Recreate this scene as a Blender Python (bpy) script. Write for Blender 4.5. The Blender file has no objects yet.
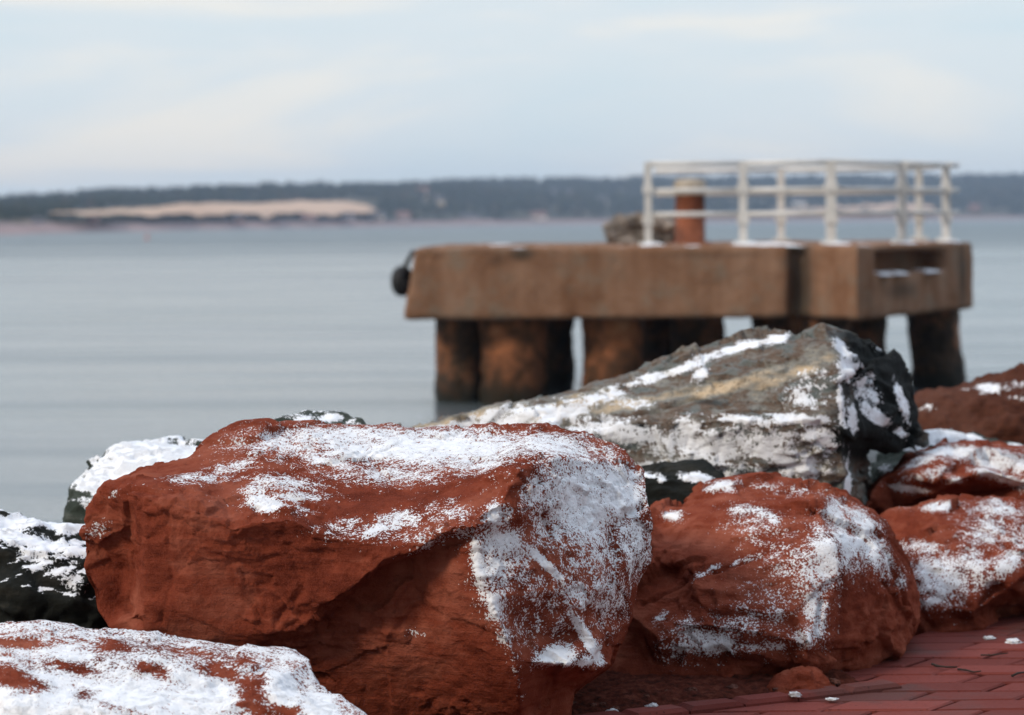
import bpy, bmesh, math, random
import numpy as np
from mathutils import Vector, Matrix
from mathutils.geometry import delaunay_2d_cdt

# ------------------------------------------------------------------ camera, world, sun, exposure
scene = bpy.context.scene
col = scene.collection
FPX = 2500.0
W, H = 1024, 715
CAM = np.array([0.0, 0.0, 2.7])
PITCH, ROLL = math.radians(3.13), math.radians(0.50)
cam_data = bpy.data.cameras.new("camera")
cam = bpy.data.objects.new("camera", cam_data)
col.objects.link(cam)
cam_data.sensor_width = 36.0
cam_data.lens = 36.0 * FPX / W
cam_data.clip_start = 0.1
cam_data.clip_end = 30000
cam_data.dof.use_dof = True
cam_data.dof.focus_distance = 7.2
cam_data.dof.aperture_fstop = 3.2
Mcam = Matrix.Rotation(math.pi / 2 - PITCH, 4, 'X') @ Matrix.Rotation(-ROLL, 4, 'Z')
Mcam.translation = Vector(CAM)
cam.matrix_world = Mcam
scene.camera = cam
RM = np.array(Mcam.to_3x3())

SUN_EL, SUN_AZ = 35.0, 232.0          # azimuth clockwise from +Y: behind the camera, to the left
world = bpy.data.worlds.new("World")
scene.world = world
world.use_nodes = True
wn, wl = world.node_tree.nodes, world.node_tree.links
wn.clear()
w_out = wn.new('ShaderNodeOutputWorld')
sky = wn.new('ShaderNodeTexSky')
sky.sky_type = 'NISHITA'
sky.sun_disc = False
sky.sun_elevation = math.radians(SUN_EL)
sky.sun_rotation = math.radians(SUN_AZ)
sky.air_density, sky.dust_density = 1.0, 1.5
bg_sky = wn.new('ShaderNodeBackground')
bg_sky.inputs['Strength'].default_value = 0.09
wl.new(sky.outputs[0], bg_sky.inputs['Color'])
w_tc = wn.new('ShaderNodeTexCoord')
w_map = wn.new('ShaderNodeMapping')
w_map.inputs['Scale'].default_value = (4.0, 4.0, 22.0)
w_map.inputs['Location'].default_value = (2.2, 3.6, 0.35)
wl.new(w_tc.outputs['Generated'], w_map.inputs['Vector'])
w_noise = wn.new('ShaderNodeTexNoise')
w_noise.inputs['Scale'].default_value = 1.0
w_noise.inputs['Detail'].default_value = 5.0
w_noise.inputs['Distortion'].default_value = 0.6
wl.new(w_map.outputs[0], w_noise.inputs['Vector'])
w_ramp = wn.new('ShaderNodeValToRGB')
w_ramp.color_ramp.elements[0].position = 0.36
w_ramp.color_ramp.elements[0].color = (0.59, 0.69, 0.74, 1)
w_ramp.color_ramp.elements[1].position = 0.65
w_ramp.color_ramp.elements[1].color = (0.82, 0.785, 0.72, 1)
e = w_ramp.color_ramp.elements.new(0.52)
e.color = (0.66, 0.715, 0.742, 1)
wl.new(w_noise.outputs['Fac'], w_ramp.inputs['Fac'])
bg_cl = wn.new('ShaderNodeBackground')
bg_cl.inputs['Strength'].default_value = 1.28
w_sep = wn.new('ShaderNodeSeparateXYZ')
wl.new(w_tc.outputs['Generated'], w_sep.inputs[0])
w_up = wn.new('ShaderNodeMapRange')
w_up.interpolation_type = 'SMOOTHSTEP'
wl.new(w_sep.outputs['Z'], w_up.inputs['Value'])
w_up.inputs['From Min'].default_value, w_up.inputs['From Max'].default_value = 0.12, 0.75
w_top = wn.new('ShaderNodeMix')
w_top.data_type = 'RGBA'
wl.new(w_up.outputs[0], w_top.inputs[0])
wl.new(w_ramp.outputs[0], w_top.inputs[6])
w_top.inputs[7].default_value = (0.93, 1.05, 1.26, 1)
w_south = wn.new('ShaderNodeMapRange')  # dims the unseen sky behind the camera, added to cut fill light
w_south.interpolation_type = 'SMOOTHSTEP'
wl.new(w_sep.outputs['Y'], w_south.inputs['Value'])
for k_, v_ in zip(('From Min', 'From Max', 'To Min', 'To Max'), (-0.75, 0.15, 0.42, 1.0)): w_south.inputs[k_].default_value = v_
w_mul = wn.new('ShaderNodeMix')
w_mul.data_type = 'RGBA'
w_mul.blend_type = 'MULTIPLY'
w_mul.inputs[0].default_value = 1.0
wl.new(w_top.outputs[2], w_mul.inputs[6])
wl.new(w_south.outputs[0], w_mul.inputs[7])
wl.new(w_mul.outputs[2], bg_cl.inputs['Color'])
w_mix = wn.new('ShaderNodeMixShader')
w_mix.inputs[0].default_value = 0.88
wl.new(bg_sky.outputs[0], w_mix.inputs[1])
wl.new(bg_cl.outputs[0], w_mix.inputs[2])
wl.new(w_mix.outputs[0], w_out.inputs['Surface'])

sun_d = bpy.data.lights.new("sun", 'SUN')
sun_d.energy = 2.3
sun_d.angle = math.radians(11)
sun_d.color = (1.0, 0.86, 0.70)
sun = bpy.data.objects.new("sun", sun_d)
col.objects.link(sun)
az, el = math.radians(SUN_AZ), math.radians(SUN_EL)
to_sun = Vector((math.sin(az) * math.cos(el), math.cos(az) * math.cos(el), math.sin(el)))
sun.rotation_euler = to_sun.to_track_quat('Z', 'Y').to_euler()

scene.view_settings.view_transform = 'Standard'
scene.view_settings.look = 'None'
scene.view_settings.gamma = 1.0
scene.view_settings.exposure = 0.0
scene.view_settings.use_curve_mapping = False
scene.cycles.use_denoising = True
scene.cycles.max_bounces = 6
scene.cycles.volume_bounces = 0

# ------------------------------------------------------------------ helpers
PAVE_Z = 1.2

def P(px, py, Y):
    """point at world depth Y that the lens draws at photo coordinates px, py"""
    d = RM @ np.array([(px - W / 2) / FPX, -(py - H / 2) / FPX, -1.0])
    return CAM + d * (Y / d[1])

def proj(p):
    q = (p - CAM) @ RM
    return W / 2 + FPX * q[:, 0] / -q[:, 2], H / 2 - FPX * q[:, 1] / -q[:, 2]

def hash3(ix, iy, iz, seed):
    h = (ix * 374761393 + iy * 668265263 + iz * 2147483647 + seed * 974634531) & 0xFFFFFFFF
    h = ((h ^ (h >> 13)) * 1274126177) & 0xFFFFFFFF
    h = ((h ^ (h >> 16)) * 2246822519) & 0xFFFFFFFF
    return (h ^ (h >> 15)) & 0xFFFF

GRAD = np.array([[1,1,0],[-1,1,0],[1,-1,0],[-1,-1,0],[1,0,1],[-1,0,1],[1,0,-1],[-1,0,-1],
                 [0,1,1],[0,-1,1],[0,1,-1],[0,-1,-1],[1,1,1],[-1,-1,1],[1,-1,-1],[-1,1,-1]], float)

def perlin(p, seed=0):
    i = np.floor(p).astype(np.int64)
    f = p - i
    u = f * f * f * (f * (f * 6 - 15) + 10)
    tot = np.zeros(len(p))
    for dx in (0, 1):
        for dy in (0, 1):
            for dz in (0, 1):
                g = GRAD[hash3(i[:, 0] + dx, i[:, 1] + dy, i[:, 2] + dz, seed) & 15]
                dot = (g * (f - np.array([dx, dy, dz]))).sum(1)
                w = (u[:, 0] if dx else 1 - u[:, 0]) * (u[:, 1] if dy else 1 - u[:, 1]) * (u[:, 2] if dz else 1 - u[:, 2])
                tot += dot * w
    return tot

def fbm(p, octaves=4, seed=0, gain=0.5, ridged=False):
    a, t, n = 1.0, np.zeros(len(p)), 0.0
    for k in range(octaves):
        v = perlin(p * 2.03 ** k + k * 17.3, seed + k)
        if ridged:
            v = 1 - 2 * np.abs(v) - 0.5
        t += a * v
        n += a
        a *= gain
    return t / n

def facets(p, freq, seed):
    """chipped stone: each cell is a plane with a tilt of its own"""
    q = p * freq
    i = np.floor(q).astype(np.int64)
    best = np.full(len(p), 1e9); val = np.zeros(len(p))
    for dx in (-1, 0, 1):
        for dy in (-1, 0, 1):
            for dz in (-1, 0, 1):
                c = i + np.array([dx, dy, dz])
                r = [hash3(c[:, 0], c[:, 1], c[:, 2], seed + k) / 65535.0 for k in range(6)]
                ctr = c + np.stack(r[:3], 1)
                e = q - ctr
                d = (e ** 2).sum(1)
                g = np.stack(r[3:], 1) - 0.5
                m = d < best
                best = np.where(m, d, best)
                val = np.where(m, (e * g).sum(1) + 0.35 * (r[3] - 0.5), val)
    return val

def smooth01(x, a, b):
    t = np.clip((x - a) / (b - a), 0, 1)
    return t * t * (3 - 2 * t)

def mesh_from(name, verts, faces, mat=None, smooth=False):
    me = bpy.data.meshes.new(name)
    me.from_pydata([tuple(v) for v in verts], [], [tuple(f) for f in faces])
    if mat: me.materials.append(mat)
    if smooth: me.polygons.foreach_set('use_smooth', [True] * len(me.polygons))
    me.update()
    return me

def link(name, me, parent=None, loc=None):
    o = bpy.data.objects.new(name, me)
    col.objects.link(o)
    if loc is not None: o.location = loc
    if parent: o.parent = parent
    return o

def tag(o, label=None, cat=None, group=None, kind=None):
    if label: o['label'] = label
    if cat: o['category'] = cat
    if group: o['group'] = group
    if kind: o['kind'] = kind
    return o

def quad_mesh_np(name, v, f, mat, smooth=True):
    me = bpy.data.meshes.new(name)
    n, m, k = len(v), len(f), f.shape[1]
    me.vertices.add(n); me.vertices.foreach_set('co', v.astype(np.float32).ravel())
    me.loops.add(m * k); me.loops.foreach_set('vertex_index', f.astype(np.int32).ravel())
    me.polygons.add(m); me.polygons.foreach_set('loop_start', np.arange(0, m * k, k, dtype=np.int32))
    me.polygons.foreach_set('use_smooth', np.full(m, smooth))
    me.materials.append(mat)
    me.update(calc_edges=True)
    me.validate()
    return me

def vnormals(v, f):
    a = np.cross(v[f[:, 2]] - v[f[:, 0]], v[f[:, 3 if f.shape[1] == 4 else 1]] - v[f[:, 1 if f.shape[1] == 4 else 0]])
    n = np.zeros_like(v)
    for k in range(f.shape[1]):
        for c in range(3):
            n[:, c] += np.bincount(f[:, k], a[:, c], len(v))
    return n / (np.linalg.norm(n, axis=1, keepdims=True) + 1e-12)

def voxelise(verts, faces, vox, smooth_it):
    """closed polygon soup -> even quads, rounded by a few rounds of averaging"""
    bm = bmesh.new()
    bv = [bm.verts.new(tuple(p)) for p in verts]
    for f in faces:
        try: bm.faces.new([bv[i] for i in f])
        except ValueError: pass
    bmesh.ops.recalc_face_normals(bm, faces=bm.faces)
    me = bpy.data.meshes.new('tmp'); bm.to_mesh(me); bm.free()
    o = bpy.data.objects.new('tmp', me); col.objects.link(o)
    md = o.modifiers.new('r', 'REMESH'); md.mode = 'VOXEL'; md.voxel_size = vox; md.adaptivity = 0
    dg = bpy.context.evaluated_depsgraph_get()
    r = bpy.data.meshes.new_from_object(o.evaluated_get(dg))
    v = np.empty(len(r.vertices) * 3, np.float32); r.vertices.foreach_get('co', v)
    li = np.empty(len(r.loops), np.int32); r.loops.foreach_get('vertex_index', li)
    v = v.reshape(-1, 3).astype(float); f = li.reshape(-1, 4)
    bpy.data.objects.remove(o); bpy.data.meshes.remove(me); bpy.data.meshes.remove(r)
    e = np.sort(np.concatenate([f[:, [0, 1]], f[:, [1, 2]], f[:, [2, 3]], f[:, [3, 0]]]), 1)
    e = np.unique(e[:, 0].astype(np.int64) * len(v) + e[:, 1])
    e0, e1 = e // len(v), e % len(v)
    deg = np.bincount(e0, minlength=len(v)) + np.bincount(e1, minlength=len(v))
    for it in range(smooth_it):
        s = np.empty_like(v)
        for c in range(3):
            s[:, c] = np.bincount(e0, v[e1, c], len(v)) + np.bincount(e1, v[e0, c], len(v))
        v += 0.6 * (s / deg[:, None] - v)
    return v, f

def locate(v, px, py, vx, vy):
    """surface point of the mesh that shows at photo point px, py (its front side)"""
    d2 = (vx - px) ** 2 + (vy - py) ** 2
    r = 16.0
    m = d2 < r
    while not m.any():
        r *= 2; m = d2 < r
    idx = np.nonzero(m)[0]
    return v[idx[np.argmin(v[idx, 1])]]

def blobs_field(v, vx, vy, blobs):
    """soft 3-D ellipsoids standing on the surface: (px, py, rx, rz, tilt, strength[, depth radius m])"""
    t = np.zeros(len(v))
    for b in blobs:
        px, py, rx, rz, ang, st = b[:6]
        ry = b[6] if len(b) > 6 else 0.22
        c = locate(v, px, py, vx, vy)
        s = c[1] / FPX
        a = math.radians(ang)
        d = v - c
        u = d[:, 0] * math.cos(a) + d[:, 2] * math.sin(a)
        w = -d[:, 0] * math.sin(a) + d[:, 2] * math.cos(a)
        q = (u / (rx * s)) ** 2 + (w / (rz * s)) ** 2 + (d[:, 1] / ry) ** 2
        g = st * np.exp(-0.8 * q ** 1.15)
        t = np.maximum(t, g) if st > 0 else t + g
    return t

# ------------------------------------------------------------------ materials
class NT:
    """small node-graph writer"""
    def __init__(self, name):
        self.m = bpy.data.materials.new(name); self.m.use_nodes = True
        self.n, self.l = self.m.node_tree.nodes, self.m.node_tree.links
        self.n.clear()
        self.out = self.n.new('ShaderNodeOutputMaterial')
        self.tc = self.n.new('ShaderNodeTexCoord')
    def put(self, sock, val):
        if hasattr(val, 'links') or isinstance(val, bpy.types.NodeSocket): self.l.new(val, sock)
        else: sock.default_value = val
    def coord(self, scale=(1, 1, 1), rot=(0, 0, 0), loc=(0, 0, 0)):
        m = self.n.new('ShaderNodeMapping')
        m.inputs['Scale'].default_value = scale; m.inputs['Rotation'].default_value = rot; m.inputs['Location'].default_value = loc
        self.l.new(self.tc.outputs['Object'], m.inputs['Vector'])
        return m.outputs[0]
    def noise(self, scale, detail=4, rough=0.55, vec=None, dist=0.0, out='Fac'):
        t = self.n.new('ShaderNodeTexNoise')
        t.inputs['Scale'].default_value = scale; t.inputs['Detail'].default_value = detail
        t.inputs['Roughness'].default_value = rough; t.inputs['Distortion'].default_value = dist
        self.l.new(vec if vec is not None else self.tc.outputs['Object'], t.inputs['Vector'])
        return t.outputs[out]
    def voronoi(self, scale, vec=None, feature='F1'):
        t = self.n.new('ShaderNodeTexVoronoi'); t.feature = feature
        t.inputs['Scale'].default_value = scale
        self.l.new(vec if vec is not None else self.tc.outputs['Object'], t.inputs['Vector'])
        return t.outputs['Distance']
    def ramp(self, fac, stops):
        r = self.n.new('ShaderNodeValToRGB')
        els = r.color_ramp.elements
        while len(els) < len(stops): els.new(0.5)
        for e_, (pos, c) in zip(els, stops):
            e_.position = pos; e_.color = (*c, 1) if len(c) == 3 else c
        self.l.new(fac, r.inputs['Fac'])
        return r.outputs[0]
    def math(self, op, a, b=0.0, c=0.0, clamp=False):
        m = self.n.new('ShaderNodeMath'); m.operation = op; m.use_clamp = clamp
        self.put(m.inputs[0], a); self.put(m.inputs[1], b); self.put(m.inputs[2], c)
        return m.outputs[0]
    def maprange(self, x, a, b, c=0.0, d=1.0, smooth=True):
        m = self.n.new('ShaderNodeMapRange')
        if smooth: m.interpolation_type = 'SMOOTHSTEP'
        self.put(m.inputs['Value'], x)
        for k, val in zip(('From Min', 'From Max', 'To Min', 'To Max'), (a, b, c, d)): m.inputs[k].default_value = val
        return m.outputs[0]
    def mix(self, fac, a, b, mode='MIX'):
        m = self.n.new('ShaderNodeMix'); m.data_type = 'RGBA'; m.blend_type = mode
        ins = [s for s in m.inputs if s.enabled]
        self.put(m.inputs[0], fac)
        for s, val in ((m.inputs[6], a), (m.inputs[7], b)):
            self.put(s, (*val, 1) if isinstance(val, tuple) and len(val) == 3 else val)
        return m.outputs[2]
    def attr(self, name):
        a = self.n.new('ShaderNodeAttribute'); a.attribute_name = name
        return a.outputs['Fac']
    def bump(self, height, strength=1.0, distance=0.01, normal=None):
        b = self.n.new('ShaderNodeBump')
        b.inputs['Strength'].default_value = strength; b.inputs['Distance'].default_value = distance
        self.l.new(height, b.inputs['Height'])
        if normal is not None: self.l.new(normal, b.inputs['Normal'])
        return b.outputs[0]
    def bsdf(self, color, rough=0.8, normal=None, spec=0.3, metal=0.0):
        b = self.n.new('ShaderNodeBsdfPrincipled')
        self.put(b.inputs['Base Color'], (*color, 1) if isinstance(color, tuple) and len(color) == 3 else color)
        self.put(b.inputs['Roughness'], rough)
        b.inputs['Specular IOR Level'].default_value = spec
        b.inputs['Metallic'].default_value = metal
        if normal is not None: self.l.new(normal, b.inputs['Normal'])
        return b.outputs[0]
    def mixsh(self, fac, a, b):
        m = self.n.new('ShaderNodeMixShader')
        self.put(m.inputs[0], fac); self.l.new(a, m.inputs[1]); self.l.new(b, m.inputs[2])
        return m.outputs[0]
    def done(self, sh):
        self.l.new(sh, self.out.inputs['Surface']); return self.m

def snow_shader(g):
    gr = g.noise(330, 3, 0.7)
    lump = g.noise(60, 3, 0.6)
    c = g.mix(g.maprange(lump, 0.35, 0.7), (0.82, 0.845, 0.88), (0.90, 0.915, 0.935))
    h = g.math('ADD', g.math('MULTIPLY', gr, 0.9), lump)
    return g.bsdf(c, 0.8, g.bump(h, 0.8, 0.009), 0.1)

def snow_mask(g, fine=145.0, fine_amp=2.1, mid_amp=1.0, streak=None):
    d = g.attr('snow')
    f1 = g.noise(fine, 3, 0.7)
    f2 = g.noise(fine * 0.22, 4, 0.6)
    t = g.math('MULTIPLY_ADD', g.math('SUBTRACT', f1, 0.5), fine_amp, d)
    t = g.math('MULTIPLY_ADD', g.math('SUBTRACT', f2, 0.5), mid_amp, t)
    if streak is not None:
        f3 = g.noise(1.0, 4, 0.6, g.coord(scale=streak))
        t = g.math('MULTIPLY_ADD', g.math('SUBTRACT', f3, 0.5), 0.8, t)
    t = g.math('ADD', t, g.math('MULTIPLY', g.math('LESS_THAN', d, 0.04), -1.0))
    return g.maprange(t, 0.47, 0.56), t

def sandstone(name, dark=(0.075, 0.012, 0.0060), mid=(0.175, 0.036, 0.0185), pale=(0.31, 0.098, 0.060), strata=(0.25, 0.1, 0.0), streak=(20, 20, 30), fine=145.0):
    g = NT(name)
    big = g.noise(3.0, 5, 0.6, dist=0.4)
    med = g.noise(14, 6, 0.62)
    st = g.noise(1.0, 5, 0.6, g.coord(scale=(2.5, 2.5, 42), rot=strata))
    grain = g.noise(260, 2, 0.6)
    f = g.math('MULTIPLY_ADD', big, 0.5, g.math('MULTIPLY', med, 0.3))
    f = g.math('MULTIPLY_ADD', st, 0.2, f)
    c = g.ramp(f, [(0.37, dark), (0.49, mid), (0.63, pale)])
    tone = g.attr('tone')
    c = g.mix(g.maprange(tone, 0.15, 0.9), c, dark)
    c = g.mix(g.maprange(grain, 0.3, 0.75, 0.0, 0.35), c, (0.30, 0.085, 0.05))
    spots = g.noise(46, 2, 0.5)
    c = g.mix(g.maprange(spots, 0.66, 0.78, 0.0, 0.5), c, (0.10, 0.03, 0.02))
    cover, t = snow_mask(g, streak=streak, fine=fine)
    h = g.math('MULTIPLY_ADD', g.noise(34, 6, 0.65), 1.0, g.math('MULTIPLY', st, 0.5))
    h = g.math('MULTIPLY_ADD', grain, 0.22, h)
    n1 = g.bump(h, 0.9, 0.013)
    rock = g.bsdf(c, 0.95, n1, 0.03)
    # thin snow: its own relief over the stone
    lump = g.noise(60, 3, 0.6)
    sc = g.mix(g.maprange(lump, 0.35, 0.7), (0.85, 0.87, 0.90), (0.92, 0.93, 0.945))
    hs = g.math('MULTIPLY_ADD', g.noise(280, 3, 0.75), 0.8, g.maprange(t, 0.45, 0.9))
    sn = g.bsdf(sc, 0.75, g.bump(hs, 0.6, 0.006), 0.2)
    return g.done(g.mixsh(cover, rock, sn))

def greystone(name, stops, strata_rot=(0, 0.4, 0), strata_scale=(2, 2, 16), dark=(0.012, 0.014, 0.014), bump=0.8):
    g = NT(name)
    st = g.noise(1.0, 7, 0.65, g.coord(scale=strata_scale, rot=strata_rot), dist=0.5)
    med = g.noise(9, 7, 0.65)
    f = g.math('MULTIPLY_ADD', st, 0.55, g.math('MULTIPLY', med, 0.45))
    f = g.math('ADD', f, g.math('MULTIPLY', g.attr('tint'), 0.25))
    c = g.ramp(f, stops)
    sp = g.noise(70, 3, 0.6)
    c = g.mix(g.maprange(sp, 0.55, 0.72, 0.0, 0.7), c, dark)
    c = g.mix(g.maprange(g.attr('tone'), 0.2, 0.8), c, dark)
    cover, t = snow_mask(g, fine=110, fine_amp=1.1, mid_amp=1.2, streak=(6, 14, 30))
    h = g.math('MULTIPLY_ADD', g.noise(22, 7, 0.68), 1.0, g.math('MULTIPLY', st, 0.8))
    rock = g.bsdf(c, 0.8, g.bump(h, bump, 0.016), 0.12)
    sc = (0.86, 0.885, 0.92)
    sn = g.bsdf(sc, 0.75, g.bump(g.maprange(t, 0.45, 0.9), 0.5, 0.008), 0.2)
    return g.done(g.mixsh(cover, rock, sn))

def simple(name, c1, c2, scale=6, rough=0.8, bump=0.3, dist=0.01, metal=0.0, detail=5, spec=0.3):
    g = NT(name)
    n = g.noise(scale, detail, 0.6)
    c = g.ramp(n, [(0.35, c1), (0.65, c2)])
    return g.done(g.bsdf(c, rough, g.bump(g.noise(scale * 4, 5, 0.6), bump, dist), spec, metal))

M = {}
g = NT('snow'); M['snow'] = g.done(snow_shader(g))
M['red'] = sandstone('red_sandstone')
M['red_fine'] = sandstone('red_sandstone_tilted', strata=(0.15, -0.28, 0.0), streak=(8, 24, 36))
M['brownred'] = sandstone('brown_sandstone', dark=(0.020, 0.009, 0.006), mid=(0.048, 0.024, 0.0165), pale=(0.09, 0.048, 0.035), fine=60)
M['grey'] = greystone('grey_gneiss', [(0.30, (0.02, 0.027, 0.028)), (0.41, (0.115, 0.135, 0.13)), (0.465, (0.15, 0.155, 0.145)), (0.505, (0.125, 0.082, 0.058)),
                                      (0.58, (0.215, 0.215, 0.195)), (0.74, (0.55, 0.43, 0.29))], strata_rot=(0.2, -0.32, 0.1), strata_scale=(2, 2, 15))
M['darkstone'] = greystone('dark_basalt', [(0.32, (0.004, 0.005, 0.0045)), (0.5, (0.013, 0.0145, 0.0125)), (0.62, (0.035, 0.032, 0.025)), (0.75, (0.13, 0.09, 0.055))])
M['greenstone'] = greystone('mossy_grey_stone', [(0.32, (0.01, 0.016, 0.012)), (0.5, (0.04, 0.05, 0.04)), (0.65, (0.11, 0.12, 0.105)), (0.75, (0.22, 0.21, 0.19))])

# ------------------------------------------------------------------ setting: ground, pavement, water, far land
EDGE0 = np.array(P(600, 716, 7.53)[:2])            # a point on the pavement's edge
EDIR = np.array([0.588, 0.809]); ENRM = np.array([-0.809, 0.588])   # along the edge / towards the water

def ground_at(px, py, z=PAVE_Z):
    """where the sight line through a photo point meets level z"""
    d = RM @ np.array([(px - W / 2) / FPX, -(py - H / 2) / FPX, -1.0])
    return CAM + d * ((z - CAM[2]) / d[2])
EDGE_A, _b = ground_at(690, 714)[:2], ground_at(908, 688)[:2]
EDGE_LEN = float(np.linalg.norm(_b - EDGE_A)); EDGE_D = (_b - EDGE_A) / EDGE_LEN; EDGE_N = np.array([-EDGE_D[1], EDGE_D[0]])

def bank_z(s):
    """height of the bank, s metres out from the pavement's edge"""
    return np.interp(s, [-50, 0, 0.3, 2.2, 4.2, 9, 40], [PAVE_Z - .03, PAVE_Z - .03, PAVE_Z - 0.05, 0.75, -0.25, -2.0, -6.0])

def build_bank():
    us = np.concatenate([np.linspace(-60, -6, 12), np.linspace(-5.5, 8, 160), np.linspace(9, 60, 14)])
    ss = np.concatenate([[0.0], np.linspace(0.06, 5, 70), np.linspace(5.5, 14, 12)])
    U, S = np.meshgrid(us, ss)
    XY = EDGE0 + U[..., None] * EDIR + S[..., None] * ENRM
    p = np.stack([XY[..., 0].ravel(), XY[..., 1].ravel(), bank_z(S).ravel()], 1)
    amp = np.clip(S.ravel() * 0.4, 0, 1)
    p[:, 2] += amp * (0.10 * fbm(p * 2.2, 5, 5) + 0.03 * fbm(p * 11, 3, 9))
    nu, ns = len(us), len(ss)
    i = np.arange(nu * ns).reshape(ns, nu)
    f = np.stack([i[:-1, :-1], i[:-1, 1:], i[1:, 1:], i[1:, :-1]], -1).reshape(-1, 4)
    g = NT('bank_gravel')
    c = g.ramp(g.noise(18, 7, 0.7), [(0.3, (0.03, 0.014, 0.01)), (0.5, (0.11, 0.04, 0.028)), (0.7, (0.17, 0.09, 0.065))])
    m = g.done(g.bsdf(c, 0.9, g.bump(g.noise(45, 6, 0.7), 1.0, 0.03), 0.2))
    tag(link('embankment', quad_mesh_np('embankment', p, f, m)), kind='structure')
build_bank()

def build_pavement():
    # bedding sheet that reaches far behind the camera
    g = NT('pavement_bed')
    c = g.ramp(g.noise(9, 6, 0.65), [(0.35, (0.022, 0.012, 0.01)), (0.65, (0.06, 0.025, 0.02))])
    m = g.done(g.bsdf(c, 0.85, g.bump(g.noise(120, 4, 0.6), 0.6, 0.006), 0.3))
    a, b = EDGE0 - 60 * EDIR, EDGE0 + 60 * EDIR
    c_, d = b - 80 * ENRM, a - 80 * ENRM
    z = PAVE_Z - 0.028
    me = mesh_from('pavement_bed', [(*a, z), (*d, z), (*c_, z), (*b, z)], [(0, 1, 2, 3)], m)
    tag(link('ground', me), kind='structure')
    # pavers: skewed slabs in rows, each a little uneven
    rng = random.Random(4)
    vs, fs, shade = [], [], []
    row_h, ln, sk = 0.150, 0.34, EDIR[0] / EDIR[1]
    x_shift = EDGE0[0] - EDGE0[1] * sk
    def slab(quad, z, bev=0.006):
        cx = sum(q[0] for q in quad) / 4; cy = sum(q[1] for q in quad) / 4
        dz = [rng.uniform(-0.0018, 0.0018) for _ in range(4)]
        base = len(vs)
        for k, q in enumerate(quad): vs.append((q[0], q[1], z - 0.026))
        for k, q in enumerate(quad): vs.append((q[0], q[1], z - bev + dz[k]))
        for k, q in enumerate(quad):
            dx, dy = cx - q[0], cy - q[1]; L = math.hypot(dx, dy)
            vs.append((q[0] + dx / L * bev * 1.6, q[1] + dy / L * bev * 1.6, z + dz[k]))
        for k in range(4):
            j = (k + 1) % 4
            fs.append((base + k, base + j, base + 4 + j, base + 4 + k)); fs.append((base + 4 + k, base + 4 + j, base + 8 + j, base + 8 + k))
        fs.append((base + 8, base + 9, base + 10, base + 11))
        s = rng.random(); shade.extend([s] * 9)
    jt = 0.0075
    for r in range(-22, 60):
        y0, y1 = 6.2 + r * row_h, 6.2 + (r + 1) * row_h
        off = (r % 2) * ln * 0.5 + rng.uniform(-.01, .01)
        for k in range(0, 20):
            xs0, xs1 = 0.155 + off + k * ln, 0.155 + off + (k + 1) * ln
            if k == 0: xs0 = 0.155
            q = [(x_shift + xs0 + (y0 + jt) * sk + jt, y0 + jt), (x_shift + xs1 + (y0 + jt) * sk - jt, y0 + jt),
                 (x_shift + xs1 + (y1 - jt) * sk - jt, y1 - jt), (x_shift + xs0 + (y1 - jt) * sk + jt, y1 - jt)]
            slab(q, PAVE_Z + rng.uniform(-0.0025, 0.002))
    # edging course in front of the soil, slightly proud
    for k in range(-3, 7):
        a = EDGE_A + EDGE_D * (k * 0.20 + 0.003); b = EDGE_A + EDGE_D * ((k + 1) * 0.20 - 0.003)
        if np.dot(b - EDGE_A, EDGE_D) > EDGE_LEN: break
        c2 = b + EDGE_N * 0.085; d2 = a + EDGE_N * 0.085
        slab([tuple(a), tuple(b), tuple(c2), tuple(d2)], PAVE_Z + 0.020, 0.012)
    g = NT('red_pavers')
    at = g.attr('shade')
    c = g.mix(at, (0.125, 0.027, 0.021), (0.205, 0.050, 0.040))
    blot = g.noise(2.2, 6, 0.6)
    c = g.mix(g.maprange(blot, 0.48, 0.64, 0, 0.6), c, (0.06, 0.034, 0.030))
    c = g.mix(g.maprange(g.noise(90, 4, 0.7), 0.56, 0.70, 0, 0.8), c, (0.03, 0.012, 0.010))
    r = g.maprange(blot, 0.4, 0.65, 0.85, 0.6)
    m = g.done(g.bsdf(c, r, g.bump(g.noise(140, 5, 0.65), 0.6, 0.004), 0.12))
    me = mesh_from('pavement', vs, fs, m)
    sa = me.attributes.new('shade', 'FLOAT', 'FACE'); sa.data.foreach_set('value', shade)
    tag(link('pavement', me), kind='structure')
build_pavement()

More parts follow.
